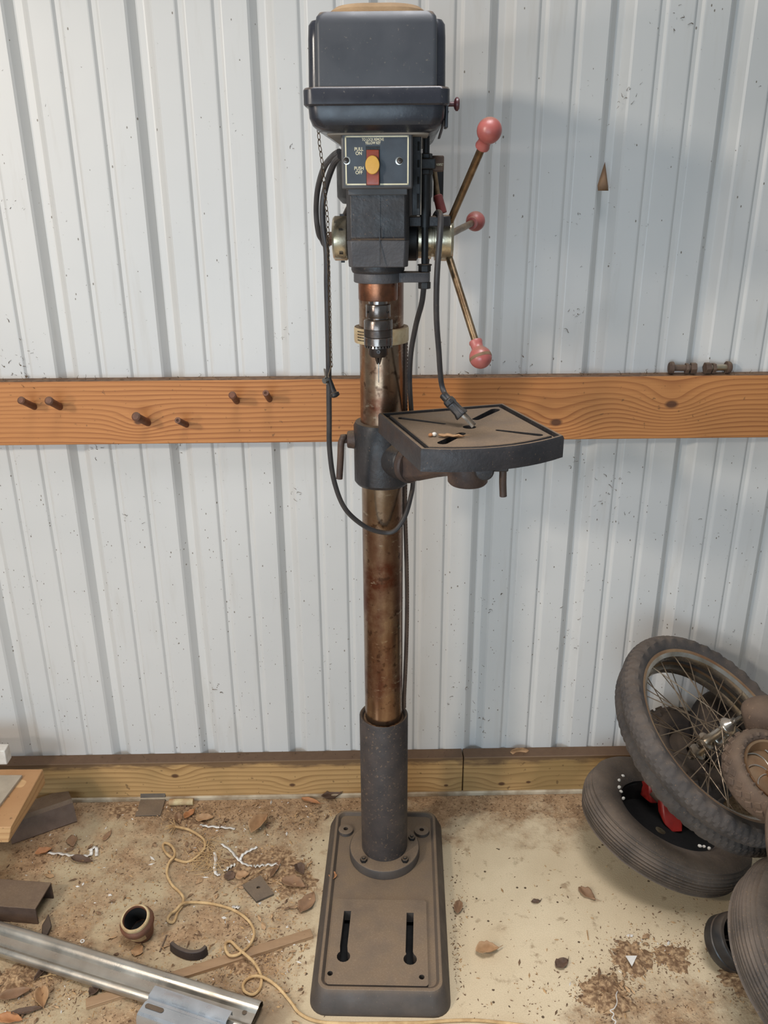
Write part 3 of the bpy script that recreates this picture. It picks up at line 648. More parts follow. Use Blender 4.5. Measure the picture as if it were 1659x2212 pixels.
# --- power cord with its plug lying on the table
def Lp(*a): return L(a[0], a[1], y=a[2])
plug_end = Lz(1008, 908, ZT + .010); plug_st = L(966, 862, y=plug_end.y + .012)
cp = [Lp(735, 338, -.245), Lp(722, 352, -.225), Lp(706, 395, -.20), Lp(697, 440, -.195), Lp(698, 490, -.195), Lp(705, 545, -.19), Lp(706, 620, -.18), Lp(708, 700, -.17), Lp(710, 800, -.155), Lp(711, 900, -.14), Lp(712, 970, -.125), Lp(722, 1040, -.11),
      Lp(745, 1098, -.095), Lp(785, 1135, -.075), Lp(825, 1150, -.060), Lp(853, 1146, -.056), Lp(875, 1115, -.045), Lp(888, 1070, -.02), Lp(892, 1040, .005), Lp(892, 985, .052), Lp(892, 930, .045), Lp(888, 880, .0), Lp(885, 820, -.03), Lp(888, 760, -.06), Lp(899, 700, -.09), Lp(911, 655, -.12), Lp(916, 615, -.135), Lp(922, 560, -.140), Lp(930, 510, -.145), Lp(938, 474, -.160),
      Lp(946, 459, -.185), Lp(952, 470, -.21), Lp(950, 510, -.215), Lp(946, 560, -.213), Lp(943, 620, -.205), Lp(943, 690, -.19), Lp(948, 760, -.17), Lp(951, 805, -.155), Lp(955, 835, -.145), plug_st]
cord = D('power_cord', 'cord', MB().tube(smooth_path(cp, 7), .0046, 10))
pd = (plug_end - plug_st).normalized(); ps = pd.cross(Vector((0, 0, 1))).normalized(); pu = ps.cross(pd)
def pl(t, w, h): 
    c = plug_st + pd * t * .72; w *= .86; h *= .86; return [c + ps * a * w + pu * b * h for a, b in ((-1, -.5), (-.6, -1), (.6, -1), (1, -.5), (1, .5), (.6, 1), (-.6, 1), (-1, .5))]
pln = (plug_end - plug_st).length
D('strain_relief', 'plugm', MB().lathe([(.005, -.012), (.0072, -.010), (.0072, 0), (.0085, .002), (.0085, .006)], frame(plug_st, pd), 16), cord)
D('plug', 'plugm', MB().loft([pl(0, .0085, .0075), pl(.003, .012, .0095), pl(.014, .0125, .010), pl(.017, .0105, .009), pl(.040, .0115, .0095), pl(.047, .0135, .0115), pl(.052, .0135, .0115)]), cord, bevel=.001)
for s, uu in ((-1, .003), (1, .003)): 
    c = plug_st + pd * .050 + ps * s * .0075 + pu * uu; D('prong', 'steel', MB().box((0, 0, 0), (.0014, .0042, .026), frame(c, pd, pu)), cord, smooth=0)
# second cord: from the switch box to the motor
D('motor_cord', 'cord', MB().tube(smooth_path([Lp(733, 328, -.240), Lp(718, 338, -.21), Lp(700, 362, -.17), Lp(687, 405, -.13), Lp(683, 450, -.11), Lp(686, 492, -.10), Lp(694, 515, -.085), Lp(715, 520, -.06), Vector((-.03, 0.03, 1.50))], 7), .0045, 10))

# ================================================================== chuck key on its chain
kc = empty('chuck_key_chain', PO, PA)
tag(kc, 'chuck key hanging on a fine rusty chain left of the drill press', 'chuck key')
chp = smooth_path([Lp(688, 281, -.265), Lp(690, 310, -.26), Lp(695, 345, -.252), Lp(700, 395, -.245), Lp(704, 440, -.235), Lp(708, 480, -.225), Lp(709, 540, -.21), Lp(711, 600, -.20), Lp(713, 680, -.19), Lp(714, 740, -.183), Lp(716, 790, -.178)], 12)
MBl = MB(); a_, b_ = .0050, .0024
loop = [Vector((b_ * (1 if abs(math.sin(t)) < .95 else 1) * math.cos(t), 0, a_ * math.sin(t) * (1 - .12 * math.cos(t) ** 2))) for t in [2 * PI * i / 12 for i in range(12)]]
vs = []; fs = []
for i in range(12):
    p = loop[i]; d = (loop[(i + 1) % 12] - loop[i - 1]).normalized(); w = Vector((0, 1, 0)); u = d.cross(w)
    for j in range(5): vs.append(p + (u * math.cos(2 * PI * j / 5) + w * math.sin(2 * PI * j / 5)) * .00062)
for i in range(12):
    for j in range(5): fs.append((i * 5 + j, i * 5 + (j + 1) % 5, ((i + 1) % 12) * 5 + (j + 1) % 5, ((i + 1) % 12) * 5 + j))
link_me = None; acc = 0; nxt = 0; k = 0
for i in range(len(chp) - 1):
    seg = (chp[i + 1] - chp[i]).length
    while nxt <= acc + seg:
        p = chp[i].lerp(chp[i + 1], (nxt - acc) / seg); d = chp[i + 1] - chp[i]
        if link_me is None:
            l0 = MB().add(vs, fs).build('chain_link', 'chain', kc); link_me = l0.data; o = l0
        else:
            o = bpy.data.objects.new('chain_link', link_me); COL.objects.link(o); o.parent = kc
        o.matrix_local = frame(p, d, (0, 1, .1)) @ Matrix.Rotation(R(40 if k % 2 else 130), 4, 'Z'); k += 1; nxt += .0082
    acc += seg
e = chp[-1]
D('key_bar', 'steel', MB().cyl(L(701, 797, y=-.176), L(706, 830, y=-.172), .0016, n=10).cyl(L(700, 823, y=-.178), L(712, 819, y=-.168), .0048, n=14), kc)
k0, k1, k2 = L(710, 815, y=-.172), L(716, 832, y=-.172), L(723, 852, y=-.176)
D('key_shank', 'black', MB().tube(smooth_path([k0, k1, L(719, 842, y=-.173), k2], 5), .0042, 12, lambda t: .8 + .5 * t).lathe([(.004, 0), (.0078, .002), (.0078, .007), (.003, .009)], frame(k2 - (k2 - k1) * .25, k2 - k1), 14), kc)
D('connecting_wire', 'chain', MB().tube([e, k0 + Vector((0, 0, .004)), k0], .0011, 6), kc)

# ================================================================== wheels and tyres on the right
def copy_tree(o, parent=None):
    c = o.copy(); COL.objects.link(c); c.parent = parent
    for ch in list(o.children): copy_tree(ch, c)
    return c
def wheel(name, C, n, label, cat, up=(0, 0, 1)):
    e = empty(name, m=frame(C, n, up)); tag(e, label, cat); return e
BN = Vector((.447, -.350, .823)); BC = Vector((.7445, 1.4856, .378))
bw = wheel('bicycle_wheel', BC, BN, 'spoked bicycle wheel with chrome rim and black tyre, the upper of two', 'bicycle wheel')
def bike_parts(w):
    pr = []; cr, sr = .2215, .0235
    for i in range(19):
        a = R(-148 + i * 296 / 18); pr.append((cr + sr * math.cos(a), sr * math.sin(a) * .98))
    def md(r, h, a, j):
        if 4 <= j <= 14:                                          # scalloped shoulders and a waffled tread
            sh = j in (4, 5, 13, 14); k = .5 + .5 * math.sin(a * (40 if sh else 90) + (PI if j > 9 else 0) + (j % 3) * 2.1 * (not sh)); k = k if sh else (1.0 if k > .38 else 0.0); e = .0042 if sh else .0019
            f = 1
            r += (k * e * f - .0004) * math.cos(R(-148 + j * 296 / 18)); h += k * e * f * math.sin(R(-148 + j * 296 / 18))
        return r, h
    MB().lathe(pr, None, 450, mod=md, caps=False).build('tyre', 'tyredark', w, smooth=28)
    rim = MB().lathe([(.2075, .0150), (.2085, .0135), (.2050, .0125), (.1960, .0115), (.1915, .006), (.1905, 0), (.1915, -.006), (.1960, -.0115), (.2050, -.0125), (.2085, -.0135), (.2075, -.0150), (.2040, -.0150), (.1975, -.0135), (.1895, -.0085), (.1880, 0), (.1895, .0085), (.1975, .0135), (.2040, .0150)], None, 96, closed=True).build('rim', 'rimchrome', w)
    MB().lathe([(.2070, .0152), (.2052, .0160), (.1996, .0145), (.1980, .0138)], None, 96, caps=False).build('rim_edge', 'rimrust', rim)
    h = MB().lathe([(.004, -.052), (.007, -.050), (.0095, -.046), (.0150, -.041), (.0195, -.036), (.0200, -.034), (.0195, -.031), (.0130, -.029), (.0095, -.022), (.0088, 0), (.0095, .022), (.0130, .029), (.0195, .031), (.0200, .034), (.0195, .036), (.0150, .041), (.0095, .046), (.007, .050), (.004, .052)], None, 28).build('hub', 'rimchrome', w)
    MB().cyl((0, 0, -.058), (0, 0, .078), .0046, n=14).hexa((0, 0, .051), (0, 0, .057), .0085).hexa((0, 0, -.057), (0, 0, -.051), .0085).build('axle', 'steel', h)
    sp = {}
    for i in range(24):
        s = 1 if i % 2 == 0 else -1; lead = 1 if (i // 2) % 2 == 0 else -1; key = (s, lead)
        if key not in sp:
            a = R(68) * lead; o = MB().tube([(.0182 * math.cos(a), .0182 * math.sin(a), s * .0335), (.1915, 0, s * .002)], .0012, 6).build('spoke', 'spoke', w); sp[key] = o.data
        else:
            o = bpy.data.objects.new('spoke', sp[key]); COL.objects.link(o); o.parent = w
        o.rotation_euler = (0, 0, 2 * PI * i / 24)
bike_parts(bw)
bw2 = copy_tree(bw); bw2.matrix_world = frame(BC - BN * .052 + Vector((.0247, .0155, -.012)), BN + Vector((.02, .0, 0))) @ Matrix.Rotation(R(9), 4, 'Z')
tag(bw2, 'second bicycle wheel, dull and shaded, lying under the chrome rimmed one', 'bicycle wheel')

def ribbed(w, Rr, wd, rin, n, grooves, mat='tyre', depth=.0035, wob=.0015):
    """a lying tyre: ribbed tread, bulged side walls, open bead"""
    h = wd / 2; pr = []
    sd = [(rin, h * .62), (rin + .012, h * .80), (Rr * .80, h * .98), (Rr * .90, h * .93), (Rr * .955, h * .80)]
    tr = []; m = grooves * 4
    for i in range(m + 1):
        t = i / m; z = h * .74 * (1 - 2 * t); cr = Rr - .012 * (2 * t - 1) ** 2
        tr.append((cr - (depth if i % 4 in (2, 3) and 0 < i < m else 0), z))
    inn = [(rin, -h * .62), (rin - .004, -h * .5), (Rr * .80, -h * .78), (Rr * .93, -h * .5), (Rr * .945, 0), (Rr * .93, h * .5), (Rr * .80, h * .78), (rin - .004, h * .5)]
    pr = sd + tr + [(r, -z) for r, z in reversed(sd)][:-1] + inn
    def md(r, z, a, j): 
        q = noise.noise((math.cos(a) * 3, math.sin(a) * 3, z * 40 + j * .2)); return r + wob * q, z + wob * q
    return MB().lathe(pr, None, n, closed=True, mod=md).build('tyre', mat, w, smooth=60)
ct = wheel('trailer_tyre', (.6818, 1.5358, .0965), (.297, .02, .953), 'dusty ribbed trailer tyre lying on the floor against the sill board', 'tyre')
ribbed(ct, .199, .084, .118, 140, 8, depth=.0055)
MB().lathe([(.012, -.026), (.06, -.028), (.105, -.026), (.112, .012), (.119, .018), (.119, -.034), (.112, -.034), (.02, -.032)], None, 48, closed=True).build('rim', 'recess_black', ct)  # black disc added for the shade deep inside the tyre
rb = empty('red_bracket', m=frame(atZ(1432, 1735, .045), (.3, -.2, .92))); tag(rb, 'broken red painted steel bracket with a grey bolt inside the trailer tyre', 'bracket')
q0, q1, q2 = atZ(1400, 1700, .105), atZ(1420, 1716, .105), atZ(1449, 1758, .090)
im = rb.matrix_world.inverted()
MB().loft([[im @ (p + Vector(o)) for o in ((-.018, -.010, -.02), (.018, -.010, -.02), (.018, .012, .02), (-.018, .012, .02))] for p in (q0 + Vector((-.004, .004, .0)), q0, q1)]).build('red_plate', 'redpaint', rb, bevel=.004)
MB().loft([[im @ (p + Vector(o) * s) for o in ((-.020, -.012, -.02), (.020, -.012, -.02), (.022, .014, .02), (-.020, .014, .02))] for p, s in ((q1.lerp(q2, .45), .8), (q2, 1.0), (q2 + Vector((.012, -.02, -.02)), .7))]).build('red_lug', 'redpaint', rb, bevel=.005)
MB().cyl(im @ (q1 + Vector((-.012, .0, .01))), im @ (q1 + Vector((.018, -.035, -.012))), .012, n=14).hexa(im @ (q1 + Vector((.012, -.028, -.008))), im @ (q1 + Vector((.02, -.038, -.014))), .017).build('grey_bolt', 'rustbrown', rb, bevel=.001)
# ribbed tyre in the right corner
ft = wheel('ribbed_tyre', (.844, 1.118, .138), (.36, -.41, .84), 'grey ribbed tyre at the right edge, propped in front of the bicycle wheel', 'tyre')
ribbed(ft, .197, .104, .118, 140, 9, 'tyre', .0055, .002)
# knobbed tyre below the bicycle wheels
def blocks(w, Rr, wd, rows, n, mat, sx, sz, hgt):
    mb = MB()
    for k in range(rows):
        z = wd * .40 * (2 * k / (rows - 1) - 1); rr = Rr - .016 * abs(2 * k / (rows - 1) - 1) ** 2
        for i in range(n):
            a = 2 * PI * (i + (k % 2) * .5) / n
            mb.box((0, 0, 0), (hgt * 2, sx, sz), Matrix.Translation((rr * math.cos(a), rr * math.sin(a), z)) @ Matrix.Rotation(a, 4, 'Z') @ Matrix.Rotation(R(45), 4, 'X') @ Matrix.Rotation(R(-22 * (2 * k / (rows - 1) - 1)), 4, 'Y'))
    return mb.build('tread_blocks', mat, w, smooth=0, bevel=.0012, seg=1, kind='stuff')
def plump(w, Rr, wd, rin, mat, n=72):
    h = wd / 2
    return MB().lathe([(rin, h * .55), (rin + (Rr - rin) * .25, h * .92), (rin + (Rr - rin) * .55, h), (rin + (Rr - rin) * .85, h * .82), (Rr - .002, h * .45), (Rr, 0), (Rr - .002, -h * .45), (rin + (Rr - rin) * .85, -h * .82), (rin + (Rr - rin) * .55, -h), (rin + (Rr - rin) * .25, -h * .92), (rin, -h * .55)], None, n, closed=True).build('tyre', mat, w, smooth=60)
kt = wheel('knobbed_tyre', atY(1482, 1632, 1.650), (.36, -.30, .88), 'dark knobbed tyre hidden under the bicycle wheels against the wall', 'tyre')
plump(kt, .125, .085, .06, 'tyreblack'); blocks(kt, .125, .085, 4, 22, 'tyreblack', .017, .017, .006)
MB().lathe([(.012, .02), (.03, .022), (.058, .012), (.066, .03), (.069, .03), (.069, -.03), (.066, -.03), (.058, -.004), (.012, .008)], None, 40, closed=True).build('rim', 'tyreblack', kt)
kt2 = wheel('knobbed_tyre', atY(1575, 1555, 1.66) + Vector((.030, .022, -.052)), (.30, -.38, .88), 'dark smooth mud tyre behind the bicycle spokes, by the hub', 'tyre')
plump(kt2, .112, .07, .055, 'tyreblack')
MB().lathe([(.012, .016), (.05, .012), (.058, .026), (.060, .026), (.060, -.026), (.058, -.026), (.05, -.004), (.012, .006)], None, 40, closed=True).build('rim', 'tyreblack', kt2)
# small block-tread hand truck wheel lying on the bicycle wheel
sw_ = wheel('hand_truck_wheel', Vector(atY(1662, 1676, 1.300)), (.26, -.44, .86), 'small muddy hand truck wheel with block tread and curved rim ribs', 'wheel')
plump(sw_, .0925, .054, .062, 'tyrebrown'); blocks(sw_, .0915, .054, 5, 24, 'tyrebrown', .0125, .0125, .0042)
rm = MB().lathe([(.008, .006), (.03, .004), (.052, .000), (.058, .012), (.060, .022), (.064, .024), (.066, .018), (.066, -.02), (.05, -.014), (.008, -.010)], None, 48, closed=True).build('rim', 'rimrust', sw_)
for i in range(7):
    a = 2 * PI * i / 7; mb = MB().tube(smooth_path([(r * math.cos(a + t), r * math.sin(a + t), .006 - .004 * (r / .055) + .001) for r, t in ((.008, 0), (.02, .12), (.034, .34), (.046, .62), (.055, .95))], 4), .0016, 6); mb.build('rim_rib', 'rimchrome', rm)
MB().lathe([(.004, .022), (.009, .022), (.012, .018), (.012, .004)], None, 20).build('hub', 'rimrust', rm)
# smooth mower wheel above it
mwl = wheel('mower_wheel', Vector(atY(1650, 1556, 1.440)), (.86, -.30, .42), 'small smooth brown mower wheel standing above the muddy hand truck wheel', 'wheel')
MB().lathe([(.020, .034), (.034, .036), (.043, .030), (.049, .018), (.051, 0), (.049, -.018), (.043, -.030), (.034, -.036), (.020, -.034)], None, 56, closed=True).build('tyre', 'tyrebrown', mwl, smooth=60)
MB().lathe([(.006, .020), (.018, .022), (.026, .030), (.030, .034), (.032, .034), (.032, -.03), (.006, -.02)], None, 36, closed=True).build('rim', 'black', mwl)
# rim of one more brown wheel cut by the frame
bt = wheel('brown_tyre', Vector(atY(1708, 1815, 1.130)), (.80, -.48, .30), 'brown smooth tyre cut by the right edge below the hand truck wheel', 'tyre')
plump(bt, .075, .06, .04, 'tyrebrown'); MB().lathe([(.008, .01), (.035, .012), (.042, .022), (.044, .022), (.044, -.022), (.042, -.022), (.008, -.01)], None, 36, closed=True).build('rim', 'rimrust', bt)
# caster cup on the floor
cs = wheel('caster_wheel', Vector(atZ(1583, 2034, .0535)), (.42, -.50, .76), 'black hollow plastic caster wheel on the concrete in front of the ribbed tyre', 'wheel')
MB().lathe([(.050, -.026), (.054, -.020), (.054, -.003), (.0525, -.001), (.0525, .002), (.0545, .004), (.0545, .020), (.052, .025), (.046, .026), (.044, .020), (.043, -.008), (.040, -.012), (.014, -.014)], None, 48).build('tyre', 'plugm', cs)
MB().lathe([(.006, .018), (.013, .018), (.014, -.02)], None, 20).build('hub', 'black', cs)
for i in range(5):
    a = 2 * PI * i / 5; MB().box((.027, 0, -.004), (.032, .003, .018), Matrix.Rotation(a, 4, 'Z')).build('web', 'black', cs)
# pale nuggets caught on the trailer tyre
def blob(r, seed, sq=.8, n=7, m=10):
    pr = [(r * math.sin(PI * i / n), -r * sq * math.cos(PI * i / n)) for i in range(n + 1)]; pr[0] = (0, pr[0][1]); pr[-1] = (0, pr[-1][1])
    return MB().lathe(pr, None, m, mod=lambda a, h, t, j: (a * (1 + .25 * noise.noise((math.cos(t) + seed, math.sin(t), h / r))), h))
nm = blob(.0045, 3).build('white_nugget', 'white'); nm_first = True
for i, (px, py) in enumerate(((1345, 1677), (1337, 1687), (1337, 1702), (1341, 1711), (1346, 1726), (1511, 1829), (1520, 1830), (1531, 1834))):
    o = nm if i == 0 else nm.copy()
    if i: COL.objects.link(o)
    d = ray(px, py); nn = Vector((.297, .02, .953)).normalized(); t = ((Vector((.6818, 1.5358, .0965)) + nn * .032) - CAM).dot(nn) / d.dot(nn)
    o.location = CAM + d * t + nn * .002; o.rotation_euler = (i, i * 2, i * 3); o.scale = (1, .8 + .1 * (i % 3), .9)
    tag(o, 'small white nugget in the row on the upper left bead of the trailer tyre' if i < 5 else 'small white nugget in the cluster on the lower bead of the trailer tyre', 'pebble', 'white nuggets in a row on the trailer tyre' if i < 5 else 'white nuggets clustered on the trailer tyre')

# ================================================================== things on the floor
F = atZ
# galvanised track with its bracket
TR0, TR1 = F(-120, 1994, .010), F(553, 2204, .010)
td = (TR1 - TR0).normalized(); ts = td.cross(Vector((0, 0, 1)))           # ts points to the viewer's side
def prof(pts, th): return pts + [(x, z - th) for x, z in reversed(pts)]
pts = [(-.031, .004), (-.0315, .012), (-.028, .0185), (-.021, .021), (-.013, .019), (-.009, .012), (-.006, .0075), (.006, .0065), (.010, .0055), (.013, .004), (.017, .006), (.020, .012), (.025, .0155), (.031, .013), (.034, .006), (.033, .002)]
trk = MB().extrude(prof(pts, .0022), TR0, TR1).build('track', 'galv', smooth=50)
tag(trk, 'long galvanised steel track lying across the floor, front left corner', 'track')
h = F(528, 2187, .0105 + .0075)
MB().lathe([(.0001, 0), (.0042, 0), (.0046, .0004)], frame(h, (0, 0, 1)), 16).build('hole', 'black', trk)
tb = empty('track_bracket'); tag(tb, 'short bright galvanised bracket with an oval slot lying against the track', 'bracket')
b0, b1 = F(338, 2152, .014), F(503, 2208, .014)
bd = (b1 - b0).normalized(); bs = bd.cross(Vector((0, 0, 1)))
pp = [(-.016, .026), (-.015, .0285), (.004, .0285), (.008, .027), (.010, .023), (.015, .0225), (.018, .0255), (.040, .0265), (.046, .024), (.050, .016), (.052, -.010)]
pp = [(-.016, .0175)] + pp
MB().extrude(prof(pp, .0022), b0 + bs * .0145, b1 + bs * .0145).build('bent_sheet', 'galvblue', tb, smooth=25)
s0 = b0 + bs * .040 + bd * .010 + Vector((0, 0, .0264)); s1 = b0 + bs * .040 + bd * .040 + Vector((0, 0, .0264))
mm = frame(b0 + Vector((0, 0, .0266)) + bs * .0405, (0, 0, 1)); 
MB().loft([[p + Vector((0, 0, z)) for p in [s0 + (bd * math.cos(a) + bs * math.sin(a)) * .0048 for a in [R(90 + 180 * i / 8) for i in range(9)]] + [s1 + (bd * math.cos(a) + bs * math.sin(a)) * .0048 for a in [R(-90 + 180 * i / 8) for i in range(9)]]] for z in (0, .0006)]).build('oval_slot', 'black', tb)
# lath under the track
l0, l1 = F(674, 2017, .004), F(186, 2170, .004)
sl_ = MB().extrude([(-.010, -.0035), (.011, -.004), (.012, .003), (.004, .0045), (-.009, .0035)], l0, l1).build('wood_lath', 'slat_wood', bevel=.0008)
tag(sl_, 'thin split wooden lath passing under the galvanised track', 'lath')
# pipe fitting, mouth up
pf = empty('pipe_fitting', m=frame(F(306, 2010, .0135), (-.10, -.26, .96))); tag(pf, 'rusty pipe fitting with flaking cream paint standing mouth up on the floor', 'pipe fitting')
wob = lambda r, h, a, j: (r * (1 + .02 * noise.noise((math.cos(a) * 2, math.sin(a) * 2, h * 30))), h)
MB().lathe([(.021, -.006), (.024, -.007), (.0265, .004), (.0275, .022), (.0300, .026), (.0345, .030), (.0355, .036), (.0345, .041), (.0315, .044), (.0300, .046), (.0300, .051), (.0285, .053), (.0255, .053), (.0240, .050), (.0235, .006), (.0225, -.004)], None, 48, closed=True, mod=wob).build('body', 'pipe', pf)
MB().lathe([(.0256, .0533), (.0285, .0535), (.0303, .0512), (.0303, .0462)], None, 48, mod=wob, caps=False).build('mouth_rim', 'cream', pf)
MB().lathe([(.0271, .006), (.0279, .021), (.0302, .0255)], None, 40, mod=wob, a0=R(190), a1=R(330)).build('cream_paint', 'cream', pf)
MB().lathe([(.0001, .000), (.0231, .000), (.0232, .049)], None, 32, caps=False).build('black_lining', 'recess_black', pf)  # black inner wall and bottom inside the mouth
# rope
RP = [(378, 1786, .006), (392, 1788, .008), (412, 1794, .008), (437, 1810, .004), (443, 1824, .004), (438, 1838, .004), (422, 1853, .004), (404, 1862, .004), (384, 1858, .006), (366, 1849, .008), (355, 1837, .006), (352, 1826, .005), (357, 1821, .005), (368, 1825, .008), (377, 1838, .012), (376, 1850, .014), (366, 1862, .009), (361, 1878, .004), (362, 1893, .004), (372, 1912, .004), (388, 1927, .004), (396, 1940, .006), (393, 1956, .008), (384, 1970, .004), (376, 1990, .004), (367, 1992, .004), (362, 1986, .004), (368, 1975, .006), (380, 1966, .012), (394, 1952, .014), (420, 1949, .005), (462, 1953, .004), (505, 1966, .004), (535, 1987, .004), (549, 2013, .006), (540, 2040, .011), (516, 2061, .0150), (497, 2064, .0150), (488, 2052, .012), (488, 2038, .005), (499, 2034, .005), (514, 2048, .012), (529, 2061, .0205), (548, 2078, .0150), (560, 2098, .006), (565, 2118, .005), (560, 2138, .004), (545, 2149, .004), (529, 2142, .004), (525, 2128, .004), (534, 2115, .005), (552, 2108, .011), (575, 2114, .008), (600, 2132, .004), (627, 2163, .004), (649, 2190, .004), (690, 2207, .004), (760, 2211, .004), (840, 2210, .004), (910, 2209, .004), (965, 2205, .004), (1030, 2204, .004), (1110, 2212, .004), (1190, 2224, .004)]
rp = empty('rope'); tag(rp, 'thin tan rope curling over the floor and round the front of the base', 'rope')
pts = smooth_path([F(px, py, z) for px, py, z in RP], 6)
def strand(k):
    o = []; acc = 0
    for i, p in enumerate(pts):
        if i: acc += (p - pts[i - 1]).length
        d = (pts[min(i + 1, len(pts) - 1)] - pts[max(i - 1, 0)]).normalized(); u = d.cross(Vector((0, 0, 1))).normalized(); w = u.cross(d); a = acc * 420 + k * 2 * PI / 3
        o.append(p + (u * math.cos(a) + w * math.sin(a)) * .0011)
    return o
pts = [q for i in range(len(pts) - 1) for q in (pts[i], pts[i].lerp(pts[i + 1], .5))] + [pts[-1]]
MB().tube(pts, .0030, 8).build('core', 'rope', rp)
fy = MB()
for i in range(16):
    a = random.uniform(-1.2, 1.2); p = F(380, 1787, .007); e2 = p + Vector((-random.uniform(.012, .03) * math.cos(a), -random.uniform(.02, .03) * math.sin(a), random.uniform(-.004, .008)))
    fy.tube([p, p.lerp(e2, .5) + Vector((0, 0, .003)), e2], .0007, 4)
fy.build('frayed_end', 'rope', rp, kind='stuff')
# tangle of pale fibres near the rope
fb = MB()
for i in range(70):
    cx_, cy_ = random.choice(((452, 1838), (445, 1848), (430, 1862), (470, 1868), (425, 1876), (455, 1830)))
    p = F(cx_ + random.gauss(0, 14), cy_ + random.gauss(0, 9), .002); d = Vector((random.gauss(0, 1), random.gauss(0, 1), 0)) * .014
    fb.tube(smooth_path([p - d, p + Vector((random.gauss(0, .006), random.gauss(0, .006), random.uniform(.002, .010))), p + d], 3), .00055, 4)
tag(fb.build('fibre_tangle', 'rope'), 'tangle of pale frayed rope fibres beside the rope loop', 'fibres', kind='stuff')
# black rubber piece
rpth = smooth_path([F(372, 2050, .001), F(386, 2061, .001), (F(410, 2070, .001)), F(434, 2068, .001), F(446, 2058, .001)], 5)
MBr = MB(); lo = []
for i, p in enumerate(rpth):
    d = (rpth[min(i + 1, len(rpth) - 1)] - rpth[max(i - 1, 0)]).normalized(); s_ = d.cross(Vector((0, 0, 1)))
    lo.append([p + s_ * a * .006 + Vector((0, 0, z)) for a, z in ((-1, 0), (1, 0), (.7, .020), (-.5, .021))])
tag(MBr.loft(lo).build('rubber_strip', 'rubber', bevel=.0012), 'curved dark rubber strip standing on edge on the floor beside the pipe fitting', 'rubber strip')
# square steel plate with a hole
cs4 = [F(*q, .006) for q in ((523, 1912), (554, 1947), (592, 1930), (563, 1890))]
hc = F(558, 1917, .006)
tag(MB().plate([tuple(p.xy) for p in cs4], [ell(hc, .0042, .0042)], .001, .006).build('square_plate', 'darkangle', smooth=0, bevel=.0006), 'square dark steel plate with a centre hole lying in the debris', 'plate')
# angle irons and short pipe by the sill
a0, a1 = F(20, 1800, .0), F(159, 1752, .0)
tag(MB().extrude([(.044, 0), (.041, .001), (.014, .036), (.006, .039), (.000, .038), (-.060, .024), (-.061, .028), (-.002, .042), (.006, .044), (.017, .039), (.046, .003)], a0, a1).build('angle_iron', 'rustbrown', smooth=25), 'dusty dark angle iron lying on the floor under the sawn timber', 'angle iron')
tag(MB().extrude([(.052, .001), (.052, .004), (-.004, .006), (-.022, .050), (-.025, .049), (-.0065, .002)], atZ(303, 1734, 0), atZ(357, 1733, 0)).build('bent_plate', 'darkangle', smooth=20, bevel=.0008), 'bent dark steel plate leaning on the sill board', 'bent plate')
c0_, c1_ = atZ(366, 1733, .010), atZ(416, 1732, .010)
tag(MB().cyl(c0_, c1_, .0085, n=20).lathe([(.0088, 0), (.0088, .002)], frame(c1_, c1_ - c0_), 20).build('pipe_stub', 'cream'), 'short tan pipe stub on the floor next to the bent plate', 'pipe stub')
# channel at the left edge
q0_, q1_ = F(-160, 1948, 0), F(100, 1968, 0)
tag(MB().extrude([(-.038, 0), (-.038, .044), (.036, .044), (.036, 0), (.032, 0), (.032, .040), (-.034, .040), (-.034, 0)], q0_, q1_).build('steel_channel', 'rustbrown', smooth=0, bevel=.0012), 'rusty brown steel channel behind the galvanised track at the left edge', 'channel')
tag(MB().loft([[F(px, py, z) for px, py in ((90, 2022), (101, 2023), (112, 2000), (105, 1974), (91, 1998))] for z in (.001, .012)]).build('channel_shade', 'rubber', bevel=.002), 'black pointed slab standing for shade in the open end of the rusty channel', 'shade')  # black slab added for the shade in the channel's open end
# raised timber with a grey board on it, cut by the left edge
ZP = .20
pal = empty('timber_platform'); tag(pal, 'rough sawn timber plank raised above the floor at the left edge', 'timber')
e0, e1, e2_, e3 = atZ(93, 1661, ZP), atZ(24, 1787, ZP), None, None
dl = Vector((-1, .02, 0)); th_ = .042
lo = []
for t in (0, .10, .6):
    j = .004 if t == 0 else 0
    lo.append([e0 + dl * t, e1 + dl * t, e1 + dl * (t + j * 2) + Vector((-.004, 0, -th_)), e0 + dl * (t + j) + Vector((.004, 0, -th_))])
MB().loft(lo).build('plank', 'pale_wood', pal, bevel=.002)
for dx in (-.30,): MB().box((e0.x + dx, (e0.y + e1.y) / 2, (ZP - th_) / 2), (.09, .14, ZP - th_)).build('support_block', 'pale_wood', pal, bevel=.002)
gb = [atZ(*q, ZP + .007) for q in ((48, 1674), (-6, 1745))]
tag(MB().loft([[gb[0] + Vector((0, 0, z)), gb[1] + Vector((0, 0, z)), gb[1] + Vector((-.4, .01, z)), gb[0] + Vector((-.4, .01, z))] for z in (-.0065, 0)]).build('grey_board', 'board', bevel=.0008), 'thin grey board lying on the raised timber plank', 'board')
wp = atZ(20, 1640, ZP + .0065)
tag(MB().box((wp.x - .10, wp.y + .0, ZP + .021), (.2, .028, .040)).build('white_block', 'white', bevel=.002), 'white painted block behind the grey board at the left edge', 'block')

